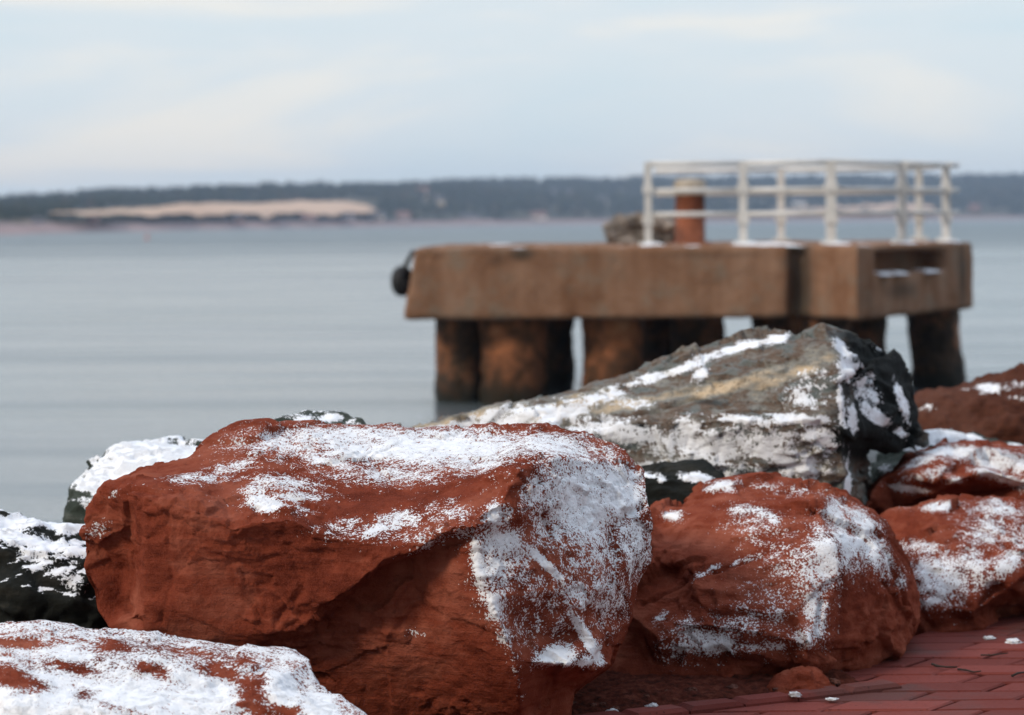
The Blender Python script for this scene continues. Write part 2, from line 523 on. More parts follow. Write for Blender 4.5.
def build_water():
    g = NT('sea_water')
    # long low swell plus finer wind ripples
    w1 = g.noise(1.0, 4, 0.6, g.coord(scale=(0.10, 0.35, 1)))
    w2 = g.noise(1.0, 5, 0.6, g.coord(scale=(0.9, 2.4, 1), rot=(0, 0, 0.2)))
    band = g.noise(1.0, 5, 0.6, g.coord(scale=(0.006, 0.03, 1)))
    h = g.math('MULTIPLY_ADD', w1, 0.5, g.math('MULTIPLY', w2, 0.12))
    n = g.bump(h, 0.42, 0.6)
    c = g.mix(g.maprange(band, 0.38, 0.66), (0.105, 0.13, 0.142), (0.17, 0.185, 0.193))
    band2 = g.noise(1.0, 4, 0.65, g.coord(scale=(0.05, 0.42, 1)))
    c = g.mix(g.maprange(band2, 0.45, 0.62, 0.0, 0.55), c, (0.06, 0.095, 0.11))
    r = g.math('MULTIPLY_ADD', g.maprange(band2, 0.40, 0.62), 0.11, g.maprange(band, 0.38, 0.62, 0.11, 0.18))
    # darker and rougher further out: the weaker reflection is put into the colour
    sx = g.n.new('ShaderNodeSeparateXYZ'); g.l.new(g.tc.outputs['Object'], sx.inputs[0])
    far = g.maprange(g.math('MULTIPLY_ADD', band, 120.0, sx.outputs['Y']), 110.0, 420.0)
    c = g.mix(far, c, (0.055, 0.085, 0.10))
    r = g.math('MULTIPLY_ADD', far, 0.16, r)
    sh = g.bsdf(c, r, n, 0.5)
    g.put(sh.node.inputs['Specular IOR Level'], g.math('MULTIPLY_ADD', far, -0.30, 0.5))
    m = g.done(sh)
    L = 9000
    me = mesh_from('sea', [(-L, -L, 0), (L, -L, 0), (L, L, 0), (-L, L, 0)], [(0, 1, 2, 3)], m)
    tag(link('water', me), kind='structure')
build_water()

# far land
def land_h(X, Y):
    prof = np.interp(X / np.maximum(Y, 1) * 2500, [-1200, -512, -380, -220, -130, -60, 10, 90, 190, 340, 512, 800, 1300],
                     [16, 20, 26, 31, 35, 37, 37, 35, 38, 38, 38, 34, 30]) * 1.0
    sh = np.interp(X / np.maximum(Y, 1) * 2500, [-1300, -512, -100, 300, 1200], [600, 700, 1450, 2100, 2300])
    t = np.clip((Y - sh) / 900.0, 0, 1)
    ridge = np.minimum(1.0, t ** 0.75)
    yy = np.maximum(Y, 900) / 2500
    return -0.6 + np.clip((Y - sh) / 12, 0, 1) * 3.0 + ridge * prof * np.minimum((sh + 900) / 2500, 1.3), sh

def build_land():
    xs = np.linspace(-1500, 1500, 260); ys = np.linspace(480, 3500, 230)
    X, Y = np.meshgrid(xs, ys)
    Z, sh = land_h(X, Y)
    p = np.stack([X.ravel(), Y.ravel(), Z.ravel()], 1)
    n = fbm(p * np.array([1 / 260, 1 / 260, 0]) , 4, 31)
    p[:, 2] += np.clip((p[:, 2] - 3) / 20, 0, 1) * n * 9
    nu, ns = len(xs), len(ys); i = np.arange(nu * ns).reshape(ns, nu)
    f = np.stack([i[:-1, :-1], i[:-1, 1:], i[1:, 1:], i[1:, :-1]], -1).reshape(-1, 4)
    g = NT('far_land')
    c = g.ramp(g.noise(0.012, 5, 0.6), [(0.4, (0.022, 0.03, 0.022)), (0.55, (0.05, 0.05, 0.03)), (0.68, (0.17, 0.13, 0.09))])
    geo = g.n.new('ShaderNodeNewGeometry')
    sx = g.n.new('ShaderNodeSeparateXYZ'); g.l.new(geo.outputs['Position'], sx.inputs[0])
    low = g.maprange(g.math('ADD', sx.outputs['Z'], g.math('MULTIPLY', g.noise(0.02, 3), -3.0)), 0.3, 3.0, 1.0, 0.0)
    c = g.mix(low, c, (0.30, 0.22, 0.21))
    tag(link('hills', quad_mesh_np('hills', p, f, g.done(g.bsdf(c, 0.95, spec=0.1)))), kind='structure')
build_land()

def land_z(x, y):
    z, _ = land_h(np.array([float(x)]), np.array([float(y)]))
    p = np.array([[x, y, z[0]]])
    n = fbm(p * np.array([1 / 260, 1 / 260, 0]), 4, 31)[0]
    return z[0] + np.clip((z[0] - 3) / 20, 0, 1) * n * 9

def shore_y(px):
    return float(np.interp(px - 512, [-1300, -512, -100, 300, 1200], [600, 700, 1450, 2100, 2300]))

def build_fields():
    g = NT('stubble_field')
    c = g.ramp(g.noise(0.03, 5, 0.6, g.coord(scale=(1, 0.3, 1))), [(0.3, (0.50, 0.345, 0.24)), (0.7, (0.60, 0.43, 0.31))])
    m = g.done(g.bsdf(c, 0.95, spec=0.05))
    def field(pa, pb, fa, fb, lift=3.0):
        vs, nx, ny = [], 40, 10
        for j in range(ny + 1):
            for i in range(nx + 1):
                px = pa + (pb - pa) * i / nx
                lo = fa + 10 * math.sin(i * 0.9) + 8 * math.sin(i * 2.3 + 1); hi = lo + (fb - fa) * np.interp(i / nx, [0, .12, .3, .5, .75, .88, .96, 1], [.02, .22, .42, .62, 1.0, .85, .4, .05]) + 8 * math.sin(i * 1.7)
                Y = shore_y(px) + lo + (hi - lo) * j / ny
                x = (px - 512) / 2500 * Y
                vs.append((x, Y, land_z(x, Y) + lift))
        fs = [(j * (nx + 1) + i, j * (nx + 1) + i + 1, (j + 1) * (nx + 1) + i + 1, (j + 1) * (nx + 1) + i) for j in range(ny) for i in range(nx)]
        return mesh_from('field', vs, fs, m)
    tag(link('field', field(50, 384, 22, 300)), kind='structure')
    tag(link('field', field(770, 940, 40, 120)), kind='structure')
build_fields()

def build_forest():
    rng = np.random.default_rng(11)
    vs, fs = [], []
    n = 0
    cone_k = 6
    V, F = [], []
    while n < 5200:
        px = rng.uniform(-150, 1180)
        sh = shore_y(px)
        back = rng.random() ** 0.9 * 980
        Y = sh + 12 + back
        x = (px - 512) / 2500 * Y
        # keep trees off the stubble fields
        if 75 < px < 380 and 30 < back < 350 and rng.random() > 0.012: continue
        if 775 < px < 935 and 30 < back < 130 and rng.random() > 0.05: continue
        if back < 60 and rng.random() < 0.8: continue
        z = land_z(x, Y)
        k_ = min(1.0, Y / 2000); h = k_ * rng.uniform(4, 9); r = k_ * rng.uniform(2.5, 5.5)
        base = len(V)
        for lvl, (rr, zz) in enumerate(((0.75, 0.0), (1.0, 0.35), (0.6, 0.75))):
            for k in range(cone_k):
                a = 2 * math.pi * (k + 0.5 * lvl) / cone_k + rng.uniform(-.2, .2)
                q = rr * r * rng.uniform(0.75, 1.2)
                V.append((x + math.cos(a) * q, Y + math.sin(a) * q, z - 0.5 + zz * h * rng.uniform(.9, 1.1)))
        V.append((x, Y, z + h))
        for lvl in range(2):
            for k in range(cone_k):
                j = (k + 1) % cone_k
                F.append((base + lvl * cone_k + k, base + lvl * cone_k + j, base + (lvl + 1) * cone_k + j)); F.append((base + lvl * cone_k + k, base + (lvl + 1) * cone_k + j, base + (lvl + 1) * cone_k + k))
        for k in range(cone_k):
            F.append((base + 2 * cone_k + k, base + 2 * cone_k + (k + 1) % cone_k, base + 3 * cone_k))
        n += 1
    g = NT('far_woods')
    c = g.ramp(g.noise(0.06, 3, 0.6), [(0.35, (0.016, 0.024, 0.018)), (0.55, (0.032, 0.042, 0.026)), (0.72, (0.07, 0.05, 0.032))])
    me = mesh_from('forest', V, F, g.done(g.bsdf(c, 0.95, spec=0.05)))
    tag(link('forest', me), 'dark wooded hillside across the water', kind='stuff')
build_forest()

def build_houses():
    walls = {'white': simple('white_clapboard', (0.70, 0.68, 0.64), (0.80, 0.78, 0.74), 0.3),
             'cream': simple('cream_clapboard', (0.62, 0.50, 0.36), (0.72, 0.6, 0.45), 0.3),
             'red': simple('brick_walls', (0.22, 0.11, 0.09), (0.28, 0.15, 0.12), 0.3),
             'mauve': simple('grey_shingles', (0.38, 0.33, 0.35), (0.46, 0.41, 0.43), 0.3)}
    roofs = {'dark': simple('dark_shingle_roof', (0.07, 0.07, 0.08), (0.11, 0.11, 0.12), 0.5),
             'rust': simple('rust_roof', (0.17, 0.09, 0.075), (0.22, 0.12, 0.10), 0.5)}
    def house(px, back, w, d, h, wall, roof, label):
        Y = shore_y(px) + back; x = (px - 512) / 2500 * Y
        z = land_z(x, Y) - 0.5
        w, d, h = (q * .72 * min(1.0, Y / 1900) for q in (w, d, h))
        root = link('house', None, loc=(x, Y, z)); tag(root, label, 'house', 'houses along the far shore')
        b = [(-w/2,-d/2,0),(w/2,-d/2,0),(w/2,d/2,0),(-w/2,d/2,0),(-w/2,-d/2,h),(w/2,-d/2,h),(w/2,d/2,h),(-w/2,d/2,h),(-w/2,0,h+d*.42),(w/2,0,h+d*.42)]
        link('wall', mesh_from('wall', b, [(0,1,5,4),(2,3,7,6),(1,2,6,9,5),(3,0,4,8,7)], walls[wall]), root)
        o, t = 0.5, 0.35
        r = []
        for xx in (-w/2-o, w/2+o):
            r += [(xx,-d/2-o,h-.35),(xx,0,h+d*.42+.05),(xx,d/2+o,h-.35),(xx,-d/2-o,h-.35+t),(xx,0,h+d*.42+.05+t),(xx,d/2+o,h-.35+t)]
        link('roof', mesh_from('roof', r, [(0,6,7,1),(1,7,8,2),(3,4,10,9),(4,5,11,10),(0,3,9,6),(2,8,11,5),(0,1,4,3),(1,2,5,4),(6,9,10,7),(7,10,11,8)], roofs[roof]), root)
    for a in [
        (424, 330, 11, 9, 8, 'cream', 'rust', 'cream house with a rust roof among the far trees, higher of the lit pair'),
        (441, 190, 10, 9, 8, 'cream', 'dark', 'cream house just below and beside the rust roofed one on the far shore'),
        (550, 350, 22, 10, 6, 'white', 'dark', 'long low white building halfway up the wooded far hill'),
        (567, 350, 14, 10, 6, 'cream', 'dark', 'cream annex at the end of the long low white building on the hill'),
        (604, 190, 9, 8, 6, 'white', 'dark', 'small white house by itself left of the dock railing, low on the far hill'),
        (540, 14, 16, 9, 4, 'white', 'rust', 'white waterside shed with rust roof under the long low building'),
        (470, 10, 20, 8, 4, 'mauve', 'dark', 'grey shingled boathouse at the water below the cream houses'),
        (405, 15, 14, 9, 5, 'mauve', 'rust', 'grey cottage with rust roof where the tan field ends'),
        (378, 20, 16, 9, 5, 'white', 'dark', 'white cottage at the right tip of the tan field'),
        (350, 15, 13, 8, 5, 'mauve', 'dark', 'grey cottage with dark roof at the shore under the field'),
        (310, 12, 15, 8, 4, 'mauve', 'rust', 'wide grey shore cottage with rust roof mid field'),
        (240, 12, 12, 8, 5, 'red', 'dark', 'brick house on the shore below the tan field'),
        (95, 14, 10, 7, 4, 'red', 'rust', 'brick barn with rust roof at the left end of the field'),
        (40, 18, 9, 7, 4, 'mauve', 'dark', 'grey house leftmost along the far shore'),
        (800, 140, 16, 9, 6, 'white', 'dark', 'white house seen through the dock railing on the far hill'),
        (975, 60, 13, 9, 5, 'red', 'rust', 'brick house with rust roof beyond the right end of the dock')]:
        house(*a)
build_houses()

# ------------------------------------------------------------------ boulders
def boulder(name, label, outline, inner, ridges, T, mat, vox=0.012, smooth_it=14, seed=1, amps=(0.03, 0.012, 0.005, 0.006),
            strata_n=(0.1, 0.1, 1.0), strata_f=14.0, snow=(), snow_up=None, tone=(), tint=(), cracks=(), thick=0.85, back_shrink=0.72, freq=1.0, chip=0.03, chip_f=4.5, cover_scale=0.02):
    """outline: photo points with depths round the visible side; inner: points on it; ridges: chains of indices
    ('o3' outline point, 'i5' inner point). The far side is closed T metres deeper."""
    no = len(outline)
    pts = list(outline) + list(inner)
    idx = lambda s: int(s[1:]) + (0 if s[0] == 'o' else no)
    edges = [(i, (i + 1) % no) for i in range(no)]
    for chain in ridges:
        ch = [idx(s) for s in chain.split()]
        edges += list(zip(ch[:-1], ch[1:]))
    v2 = [Vector((p[0], -p[1])) for p in pts]
    ov, oe, of, o_v, o_e, o_f = delaunay_2d_cdt(v2, edges, [], 1, 1e-4)
    src = []
    pa = np.array(pts, float)
    for k, p in enumerate(ov):
        if o_v[k]: src.append(P(*pts[o_v[k][0]]))
        else:   # a crossing of two ridges: take the nearest depth
            d = np.hypot(pa[:, 0] - p[0], pa[:, 1] + p[1]); src.append(P(p[0], -p[1], pa[np.argmin(d), 2]))
    verts = [np.array(s) for s in src]
    faces = [tuple(f) for f in of]
    omap = {}
    for k in range(len(ov)):
        for s in o_v[k]:
            if s < no: omap[s] = k
    pc = np.array([[p[0], p[1]] for p in outline]).mean(0)
    ymax = max(p[2] for p in outline)
    ring_prev = [omap[i] for i in range(no)]
    for t, shr in ((0.30, 0.975), (0.68, 0.88), (1.0, back_shrink)):
        ring = []
        for i in range(no):
            px, py, Ya = outline[i]
            Y = (Ya * (1 - t) + ymax * t) + T * t
            q = P(pc[0] + (px - pc[0]) * shr, pc[1] + (py - pc[1]) * shr, Y)
            ring.append(len(verts)); verts.append(q)
        for i in range(no):
            j = (i + 1) % no
            faces.append((ring_prev[i], ring_prev[j], ring[j])); faces.append((ring_prev[i], ring[j], ring[i]))
        ring_prev = ring
    verts.append(np.mean([verts[i] for i in ring_prev], axis=0) + np.array([0, 0.06, 0]))
    for i in range(no):
        faces.append((ring_prev[i], ring_prev[(i + 1) % no], len(verts) - 1))
    v, f = voxelise(verts, faces, vox, smooth_it)
    n = vnormals(v, f)
    if (n * (v - v.mean(0))).sum() < 0:
        f = f[:, ::-1].copy(); n = -n
    off = seed * 13.7
    q = v + off
    a1, a2, a3, a4 = amps
    d = a1 * fbm(q * 2.6 * freq, 3, seed) * 2.0
    d += a2 * fbm(q * 7.5 * freq, 3, seed + 5, ridged=True) * 1.3
    rough_patch = 0.35 + 1.7 * smooth01(fbm(q * 3.2 * freq, 3, seed + 50), -0.12, 0.28)
    d += a3 * rough_patch * fbm(q * 26 * freq, 4, seed + 9, 0.62) * 2.0
    sn = np.array(strata_n, float); sn /= np.linalg.norm(sn)
    s = q @ sn + 0.05 * fbm(q * 3, 2, seed + 3)
    d += a4 * fbm(np.stack([s * strata_f, q[:, 0] * 1.2, q[:, 1] * 1.2], 1), 4, seed + 21, 0.6) * 2.0 * 0.35 + a4 * np.tanh(7 * fbm(np.stack([s * strata_f * .55, q[:, 0] * 1.6, q[:, 1] * 1.6], 1), 3, seed + 22, 0.55))
    wq = q + 0.05 * np.stack([fbm(q * 4, 2, seed + 90), fbm(q * 4, 2, seed + 91), fbm(q * 4, 2, seed + 92)], 1)
    d += chip * (facets(wq * np.array([1, 1, 1.6]), chip_f, seed + 33) + 0.40 * rough_patch * facets(wq * np.array([1, 1, 2.0]), 11.0, seed + 34))
    v = v + n * d[:, None]
    vx, vy = proj(v)
    for cr in cracks:
        width, depth, line = cr[0], cr[1], cr[2]
        C = [locate(v, x, y, vx, vy) for x, y in line]
        best = np.full(len(v), 9.0)
        wob = 0.006 * fbm(q * 18, 3, seed + 40) * 3
        for A, B in zip(C[:-1], C[1:]):
            ab = B - A
            t = np.clip(((v - A) @ ab) / (ab @ ab), 0, 1)
            best = np.minimum(best, np.linalg.norm(v - (A + t[:, None] * ab), axis=1) + wob)
        v = v - n * (depth * np.exp(-(np.maximum(best, 0) / width) ** 2))[:, None]
    n = vnormals(v, f)
    vx, vy = proj(v)
    sf = np.zeros(len(v))
    if snow_up:
        lo, hi, amt = snow_up
        sf = amt * smooth01(n[:, 2] + 0.25 * fbm(q * 4, 3, seed + 60), lo, hi)
    bl = blobs_field(v, vx, vy, [b for b in snow if b[5] > 0])
    sf = np.maximum(sf, bl)
    for b in snow:
        if b[5] < 0: sf += blobs_field(v, vx, vy, [b])
    sf = np.clip(sf, 0, 1.2)
    # drifts: a shell of snow of real thickness where it lies deep, feathering into the stone
    jit = 0.30 * fbm(q * 16, 4, seed + 70, 0.65) * 2 + 0.22 * fbm(q * 55, 2, seed + 71) * 2
    hgt = (sf + jit - thick) * cover_scale
    hgt = np.minimum(hgt, 0.6 * cover_scale + 0.25 * np.maximum(hgt - 0.6 * cover_scale, 0))
    base = np.array([v[:, 0].mean(), v[:, 1].mean(), v[:, 2].min()])
    me = quad_mesh_np(name, v - base, f, mat)
    for nm, val in (('snow', sf), ('tone', blobs_field(v, vx, vy, tone) if tone else np.zeros(len(v))), ('tint', blobs_field(v, vx, vy, tint) if tint else np.zeros(len(v)))):
        a = me.attributes.new(nm, 'FLOAT', 'POINT'); a.data.foreach_set('value', val.astype(np.float32))
    o = link(name, me, loc=base)
    tag(o, label, 'boulder', 'boulders heaped along the water')
    keep = (hgt[f] > 0).any(1)
    if keep.sum() > 30:
        fk = f[keep]
        used = np.unique(fk); remap = np.full(len(v), -1); remap[used] = np.arange(len(used))
        hv = np.where(hgt > 0, hgt + 0.0004, np.maximum(hgt, -0.004))
        sv = (v + n * hv[:, None] - base)[used]
        fk = remap[fk]
        lab = np.arange(len(used))
        while True:
            lf = lab[fk].min(1)
            new = lab.copy()
            for k in range(4): np.minimum.at(new, fk[:, k], lf)
            new = new[new]
            if (new == lab).all(): break
            lab = new
        ids, cnt = np.unique(lab[fk[:, 0]], return_counts=True)
        for i in ids[np.argsort(-cnt)][:24]:
            ff = fk[lab[fk[:, 0]] == i]
            if len(ff) < 40: break
            uu = np.unique(ff); rm = np.full(len(used), -1); rm[uu] = np.arange(len(uu))
            link('snow_patch', quad_mesh_np('snow_patch', sv[uu], rm[ff], M['snow']), o)
    return o

# the large red block in the middle
out = [(103,488,7.35),(140,470,7.5),(187,455,7.6),(208,438,7.7),(238,423,7.8),(290,420,7.9),(350,424,7.9),(420,429,7.9),(480,427,7.9),(539,427,7.85),
       (585,434,7.8),(624,453,7.7),(647,478,7.6),(650,508,7.5),(654,538,7.5),(651,559,7.5),(638,581,7.45),(630,619,7.4),(617,648,7.3),(611,667,7.15),
       (573,692,7.2),(560,745,7.25),(500,765,7.25),(340,765,7.25),(290,720,7.25),(220,690,7.2),(140,655,7.15),(106,627,7.25),(97,608,7.3),(94,589,7.3),(83,567,7.35),(85,530,7.35)]
inn = [(144,497,7.06),(197,511,6.96),(232,528,6.93),(289,518,6.92),(340,540,6.89),(400,545,6.86),(440,526,6.86),(470,520,6.84),(501,503,6.9),(520,468,7.0),   # 0-9 front lip
       (556,459,7.22),(603,460,7.50),(633,474,7.60),                                                                                # 10-12 bowl rim
       (524,516,6.94),(500,518,6.9),(473,528,6.82),                                                                               # 13-15 hood edge
       (307,627,6.97),(324,608,6.93),(351,590,6.89),(386,559,6.86),(411,553,6.85),(445,534,6.84),                                 # 16-21 ledge, upper edge
       (310,640,7.07),(329,617,7.06),(356,598,7.04),(389,568,7.01),(414,561,6.99),(448,541,6.94),                                  # 22-27 under it
       (420,640,7.0),(430,715,7.09),(340,690,7.12),                                                                              # 28-30
       (475,537,6.88),(478,572,6.85),(492,602,6.83),(507,640,6.83),(518,668,6.85),(521,715,6.97),                                 # 31-36 front ridge
       (524,528,6.98),(543,555,7.02),(569,585,7.05),(576,615,7.05),(595,642,7.07),                                                 # 37-41 second ridge
       (575,500,7.22),(590,540,7.19),(605,585,7.16),(540,488,7.07),(633,512,7.46),(617,534,7.36),(630,555,7.38),                  # 42-48 bowl
       (530,662,6.88),(568,664,6.95),(595,668,7.06),(530,636,7.0),(562,636,7.08),                                                 # 49-53 small shelf
       (145,560,7.08),(142,610,7.08),(128,520,7.26),(124,570,7.36),(121,604,7.32),                                                  # 54-58 left end
       (200,470,7.34),(212,455,7.52),(255,448,7.55),(330,452,7.52),(420,455,7.5),(500,450,7.5),(560,444,7.55),                    # 59-65 top
       (300,490,7.2),(400,500,7.12),(470,482,7.12),(170,482,7.25),                                                                # 66-69
       (200,560,7.0),(260,585,6.99),(330,565,6.92),(230,635,7.05),(180,605,7.04),(270,550,6.96)]                                  # 70-75
rid = ['o0 i0 i1 i2 i3 i4 i5 i6 i7 i8 i9 i10 i11 i12 o12', 'i16 i17 i18 i19 i20 i21 i15', 'i22 i23 i24 i25 i26 i27 i31', 'i15 i14 i13 i37 i38 i39 i40 i41 o19',
       'i31 i32 i33 i34 i35 i36', 'i0 i54 i55 o26', 'i35 i49 i50 i51 o19', 'i9 i13', 'i46 i47', 'o2 i60 i61', 'i15 i31']
snow = [(300,438,76,14,0,.70,.25),(430,443,170,18,-2,.86,.45),(550,441,90,13,-8,.74,.35),(600,447,26,9,-25,.6,.2),(400,470,100,10,0,.56,.2),(340,432,90,8,0,.78,.3),(480,460,90,9,0,.62,.2),(590,442,30,8,-20,.52,.2),
        (380,450,90,5,-3,.95,.2),(450,440,60,4,-3,.95,.2),(330,462,40,5,-12,.8,.12),
        (235,463,40,7,12,.55,.15),(205,474,38,9,5,.55,.12),(280,478,48,8,-8,.70,.12),(262,500,40,9,-15,.92,.10),(300,494,40,6,0,.7,.1),(250,488,16,8,0,.7,.1),
        (390,520,34,12,18,.74,.12),(345,525,34,10,0,.48,.1),(445,510,40,12,-10,.52,.1),(340,460,60,9,0,.5,.15),(415,532,30,7,8,.48,.1),(375,528,18,5,20,.85,.08),
        (92,533,9,16,-55,.52,.08),(112,494,18,4,20,.45,.06),
        (580,495,64,58,0,.80,.35),(622,490,36,36,0,.95,.28),(600,478,48,20,0,.86,.25),(540,490,16,34,-25,.66,.14),(638,540,22,40,5,.74,.2),(600,545,50,40,0,.60,.25),(612,590,30,44,20,.55,.25),(560,520,36,34,0,.62,.25),(592,512,36,34,0,.92,.2),
        (498,560,26,38,10,.74,.12),(520,560,24,26,0,.55,.1),(482,565,7,36,10,1.0,.08),(492,602,7,20,22,.95,.06),(500,605,18,28,15,.60,.1),(505,538,34,16,-20,.84,.12),(548,562,38,4.5,-46,1.05,.08),(580,590,34,16,-30,.64,.12),
        (585,637,36,7,-58,1.0,.08),(572,600,8,24,5,.7,.08),(600,655,16,6,-52,1.05,.07),(545,600,34,34,0,.40,.12),(530,625,34,24,0,.40,.12),(565,625,28,24,0,.42,.12),
        (560,652,24,10,5,1.15,.09),(592,660,18,7,0,.75,.08),(508,640,10,22,20,.55,.07),(518,680,7,30,10,.36,.06),
        (435,546,28,7,24,.60,.08),(462,535,14,9,10,.62,.07),(412,633,12,4,-15,.5,.05),(500,515,16,14,-40,.8,.12),(630,460,12,5,-40,.45,.08)]
cracks = [(.010,.016,[(289,560),(300,590),(278,612),(272,640)]),(.008,.012,[(165,500),(163,540),(168,585),(158,625)]),(.010,.032,[(306,634),(324,613),(351,595),(386,565),(412,558),(445,540)]),
          (.007,.010,[(232,535),(262,548),(330,556)]),(.012,.025,[(120,520),(128,560),(122,600),(135,625)]),(.012,.026,[(614,545),(618,530),(632,514),(648,500)]),(.008,.01,[(200,470),(260,480),(330,488)])]
boulder('red_boulder', 'largest red sandstone block, flat powdered top and snow-dusted hollow on its right face', out, inn, rid, 0.55, M['red'],
        vox=0.0062, smooth_it=3, seed=3, amps=(0.006, 0.004, 0.0040, 0.0030), chip=0.030, chip_f=3.2, strata_n=(-0.25, 0.3, 1.0), strata_f=11, snow=snow, cracks=cracks, thick=1.06, cover_scale=.009)

# snowy slab at the lower left
out = [(-60,628,6.55),(0,624,6.6),(40,622,6.62),(80,627,6.62),(130,633,6.62),(180,640,6.6),(240,645,6.58),(290,649,6.55),(312,658,6.5),(318,676,6.45),(331,692,6.35),
       (362,720,6.2),(375,760,6.1),(300,800,5.95),(150,810,5.9),(-60,800,5.95)]
inn = [(0,655,6.35),(80,660,6.35),(160,668,6.32),(240,665,6.38),(290,668,6.38),(270,690,6.2),(315,720,6.12),(200,715,6.08),(100,710,6.05),(20,705,6.06),(250,760,5.98),(100,765,5.92)]
rid = ['i3 i4 o9', 'i4 i5 i6', 'i0 i1 i2 i3']
snow = [(30,700,80,30,0,1.0,.4),(120,700,110,34,0,1.02,.4),(60,650,60,12,-5,.85,.2),(150,660,60,14,-12,.78,.2),(200,690,80,26,-15,.95,.3),(230,655,60,7,-5,.7,.15),(280,685,30,30,-30,1.05,.25),
        (325,705,40,14,-40,1.05,.2),(180,645,50,5,-5,.7,.12),(290,655,30,5,0,.8,.1),(20,632,40,6,0,.5,.1),
        (20,680,50,7,-24,-.8,.07),(85,692,34,5,-26,-.6,.06),(70,664,40,4,-16,-.45,.05),(110,641,26,5,-16,-.5,.06),(155,668,54,4,-22,-.6,.06),(225,670,34,6,-22,-.55,.07),(258,684,20,12,-50,-.55,.07),(243,655,30,4,-8,-.5,.05),
        (250,704,26,6,-30,-.4,.06),(120,706,60,3.5,-14,-.55,.05),(285,712,30,5,-24,-.5,.05),(20,640,40,4,-6,-.5,.05),(190,648,40,3,-8,-.4,.04)]
boulder('red_boulder', 'low red slab almost covered in snow, in front of the largest red block', out, inn, rid, 0.35, M['red_fine'],
        vox=0.0075, smooth_it=6, seed=8, chip=.018, snow_up=(0.0,0.7,.62), amps=(0.014, 0.007, 0.004, 0.006), strata_n=(0.35, 0.2, 1.0), strata_f=12, snow=snow, thick=1.02, cover_scale=.011)

# red boulder right of the large block
out = [(640,512,8.6),(665,506,8.75),(683,508,8.75),(690,494,8.8),(710,484,8.8),(760,478,8.85),(800,480,8.85),(830,486,8.85),(858,501,8.8),(883,522,8.75),(906,556,8.7),(919,587,8.65),
       (922,620,8.6),(916,640,8.5),(900,655,8.4),(870,674,8.28),(838,686,8.2),(818,672,8.1),(770,680,8.0),(715,690,7.95),(640,698,7.95),(596,704,7.95),(560,690,8.1),(590,580,8.4)]
inn = [(700,520,8.45),(760,505,8.4),(815,500,8.42),(850,520,8.5),(690,560,8.2),(750,570,8.12),(800,560,8.1),(832,545,8.15),(830,600,8.05),(815,620,7.98),(835,585,8.1),
       (865,575,8.3),(900,600,8.45),(880,560,8.42),(700,620,8.0),(750,630,7.93),(808,642,7.9),(825,640,8.0),(832,660,8.1),(880,640,8.3),(660,640,8.0),(650,670,8.03),(720,665,7.98),(660,560,8.35),(870,535,8.5),
       (690,515,8.55),(812,660,7.97)]
rid = ['i2 i7 i10 i8 i9 i16', 'i8 i11 i13 o9', 'i14 i15 i16 i26 o17', 'i17 i18 o17', 'i0 i1 i2 i3', 'o3 i25 o2', 'i20 i14']
snow = [(838,520,16,26,0,.76,.25),(830,556,17,36,5,.82,.25),(818,605,15,34,12,.72,.25),(850,540,22,30,0,.78,.25),(868,522,26,16,-35,.74,.25),(872,545,24,24,-30,.72,.25),(890,562,20,18,-40,.62,.2),(905,580,10,14,-50,.5,.15),
        (862,538,28,6,30,.98,.15),(812,640,16,10,0,.72,.12),(845,505,26,10,-25,.62,.2),(812,575,20,46,5,.56,.25),
        (785,560,34,60,0,.37,.3),(770,610,40,34,0,.38,.3),(752,520,32,22,0,.42,.2),(748,508,26,6,-5,.72,.12),(775,516,10,6,0,.66,.1),(720,488,18,5,10,.95,.12),(765,482,26,4,0,.45,.1),(800,488,30,7,-5,.48,.1),
        (745,560,22,3,20,.56,.06),(708,569,18,3,24,.66,.06),(772,553,14,4,10,.52,.06),(695,640,28,18,-10,.68,.2),(722,645,26,10,-8,.78,.15),(680,652,24,16,0,.48,.15),(730,625,36,16,0,.46,.15),(672,512,12,5,0,.95,.08),(660,615,14,4,35,.52,.06),(762,650,34,7,0,.50,.12)]
cracks = [(.009,.022,[(640,600),(680,582),(715,568),(760,552)]),(.010,.03,[(826,600),(822,630),(826,660)]),(.007,.010,[(640,545),(700,540),(780,530)]),(.008,.012,[(640,640),(650,660),(690,668),(740,664),(800,655)]),(.007,.01,[(650,520),(700,524),(760,520)])]
boulder('red_boulder', 'rounded red boulder right of the largest block, wind-swept snow down its right shoulder', out, inn, rid, 0.5, M['red'],
        vox=0.0078, smooth_it=3, seed=12, chip=.060, chip_f=2.6, amps=(0.005, 0.004, 0.0035, 0.005), strata_n=(0.15, 0.2, 1.0), strata_f=13, snow=snow, cracks=cracks, thick=1.22, cover_scale=.008)

# red boulder at the right edge, on the pavement
out = [(872,520,9.55),(890,510,9.65),(930,502,9.7),(990,496,9.75),(1040,500,9.75),(1100,520,9.7),(1110,580,9.5),(1060,612,9.35),(1010,612,9.3),(985,637,9.05),(940,641,9.0),(900,638,9.05),(880,600,9.3)]
inn = [(930,520,9.4),(990,525,9.35),(1040,530,9.35),(920,560,9.12),(960,560,9.1),(975,585,9.05),(1010,560,9.1),(1050,560,9.2),(925,605,8.97),(975,612,8.98),(1010,590,9.1),(905,560,9.2)]
rid = ['i3 i4 i5 i10', 'i0 i1 i2', 'i6 i10']
snow = [(940,575,34,26,-15,.78,.2),(970,560,30,18,0,.66,.2),(990,530,34,18,10,.62,.2),(1010,560,20,9,25,.85,.12),(950,503,50,4,3,.85,.12),(1005,505,40,9,0,.7,.2),(920,545,24,7,0,.75,.12),(930,600,26,6,15,.7,.08),(1020,540,20,30,0,.5,.2),(990,580,22,14,20,.55,.1)]
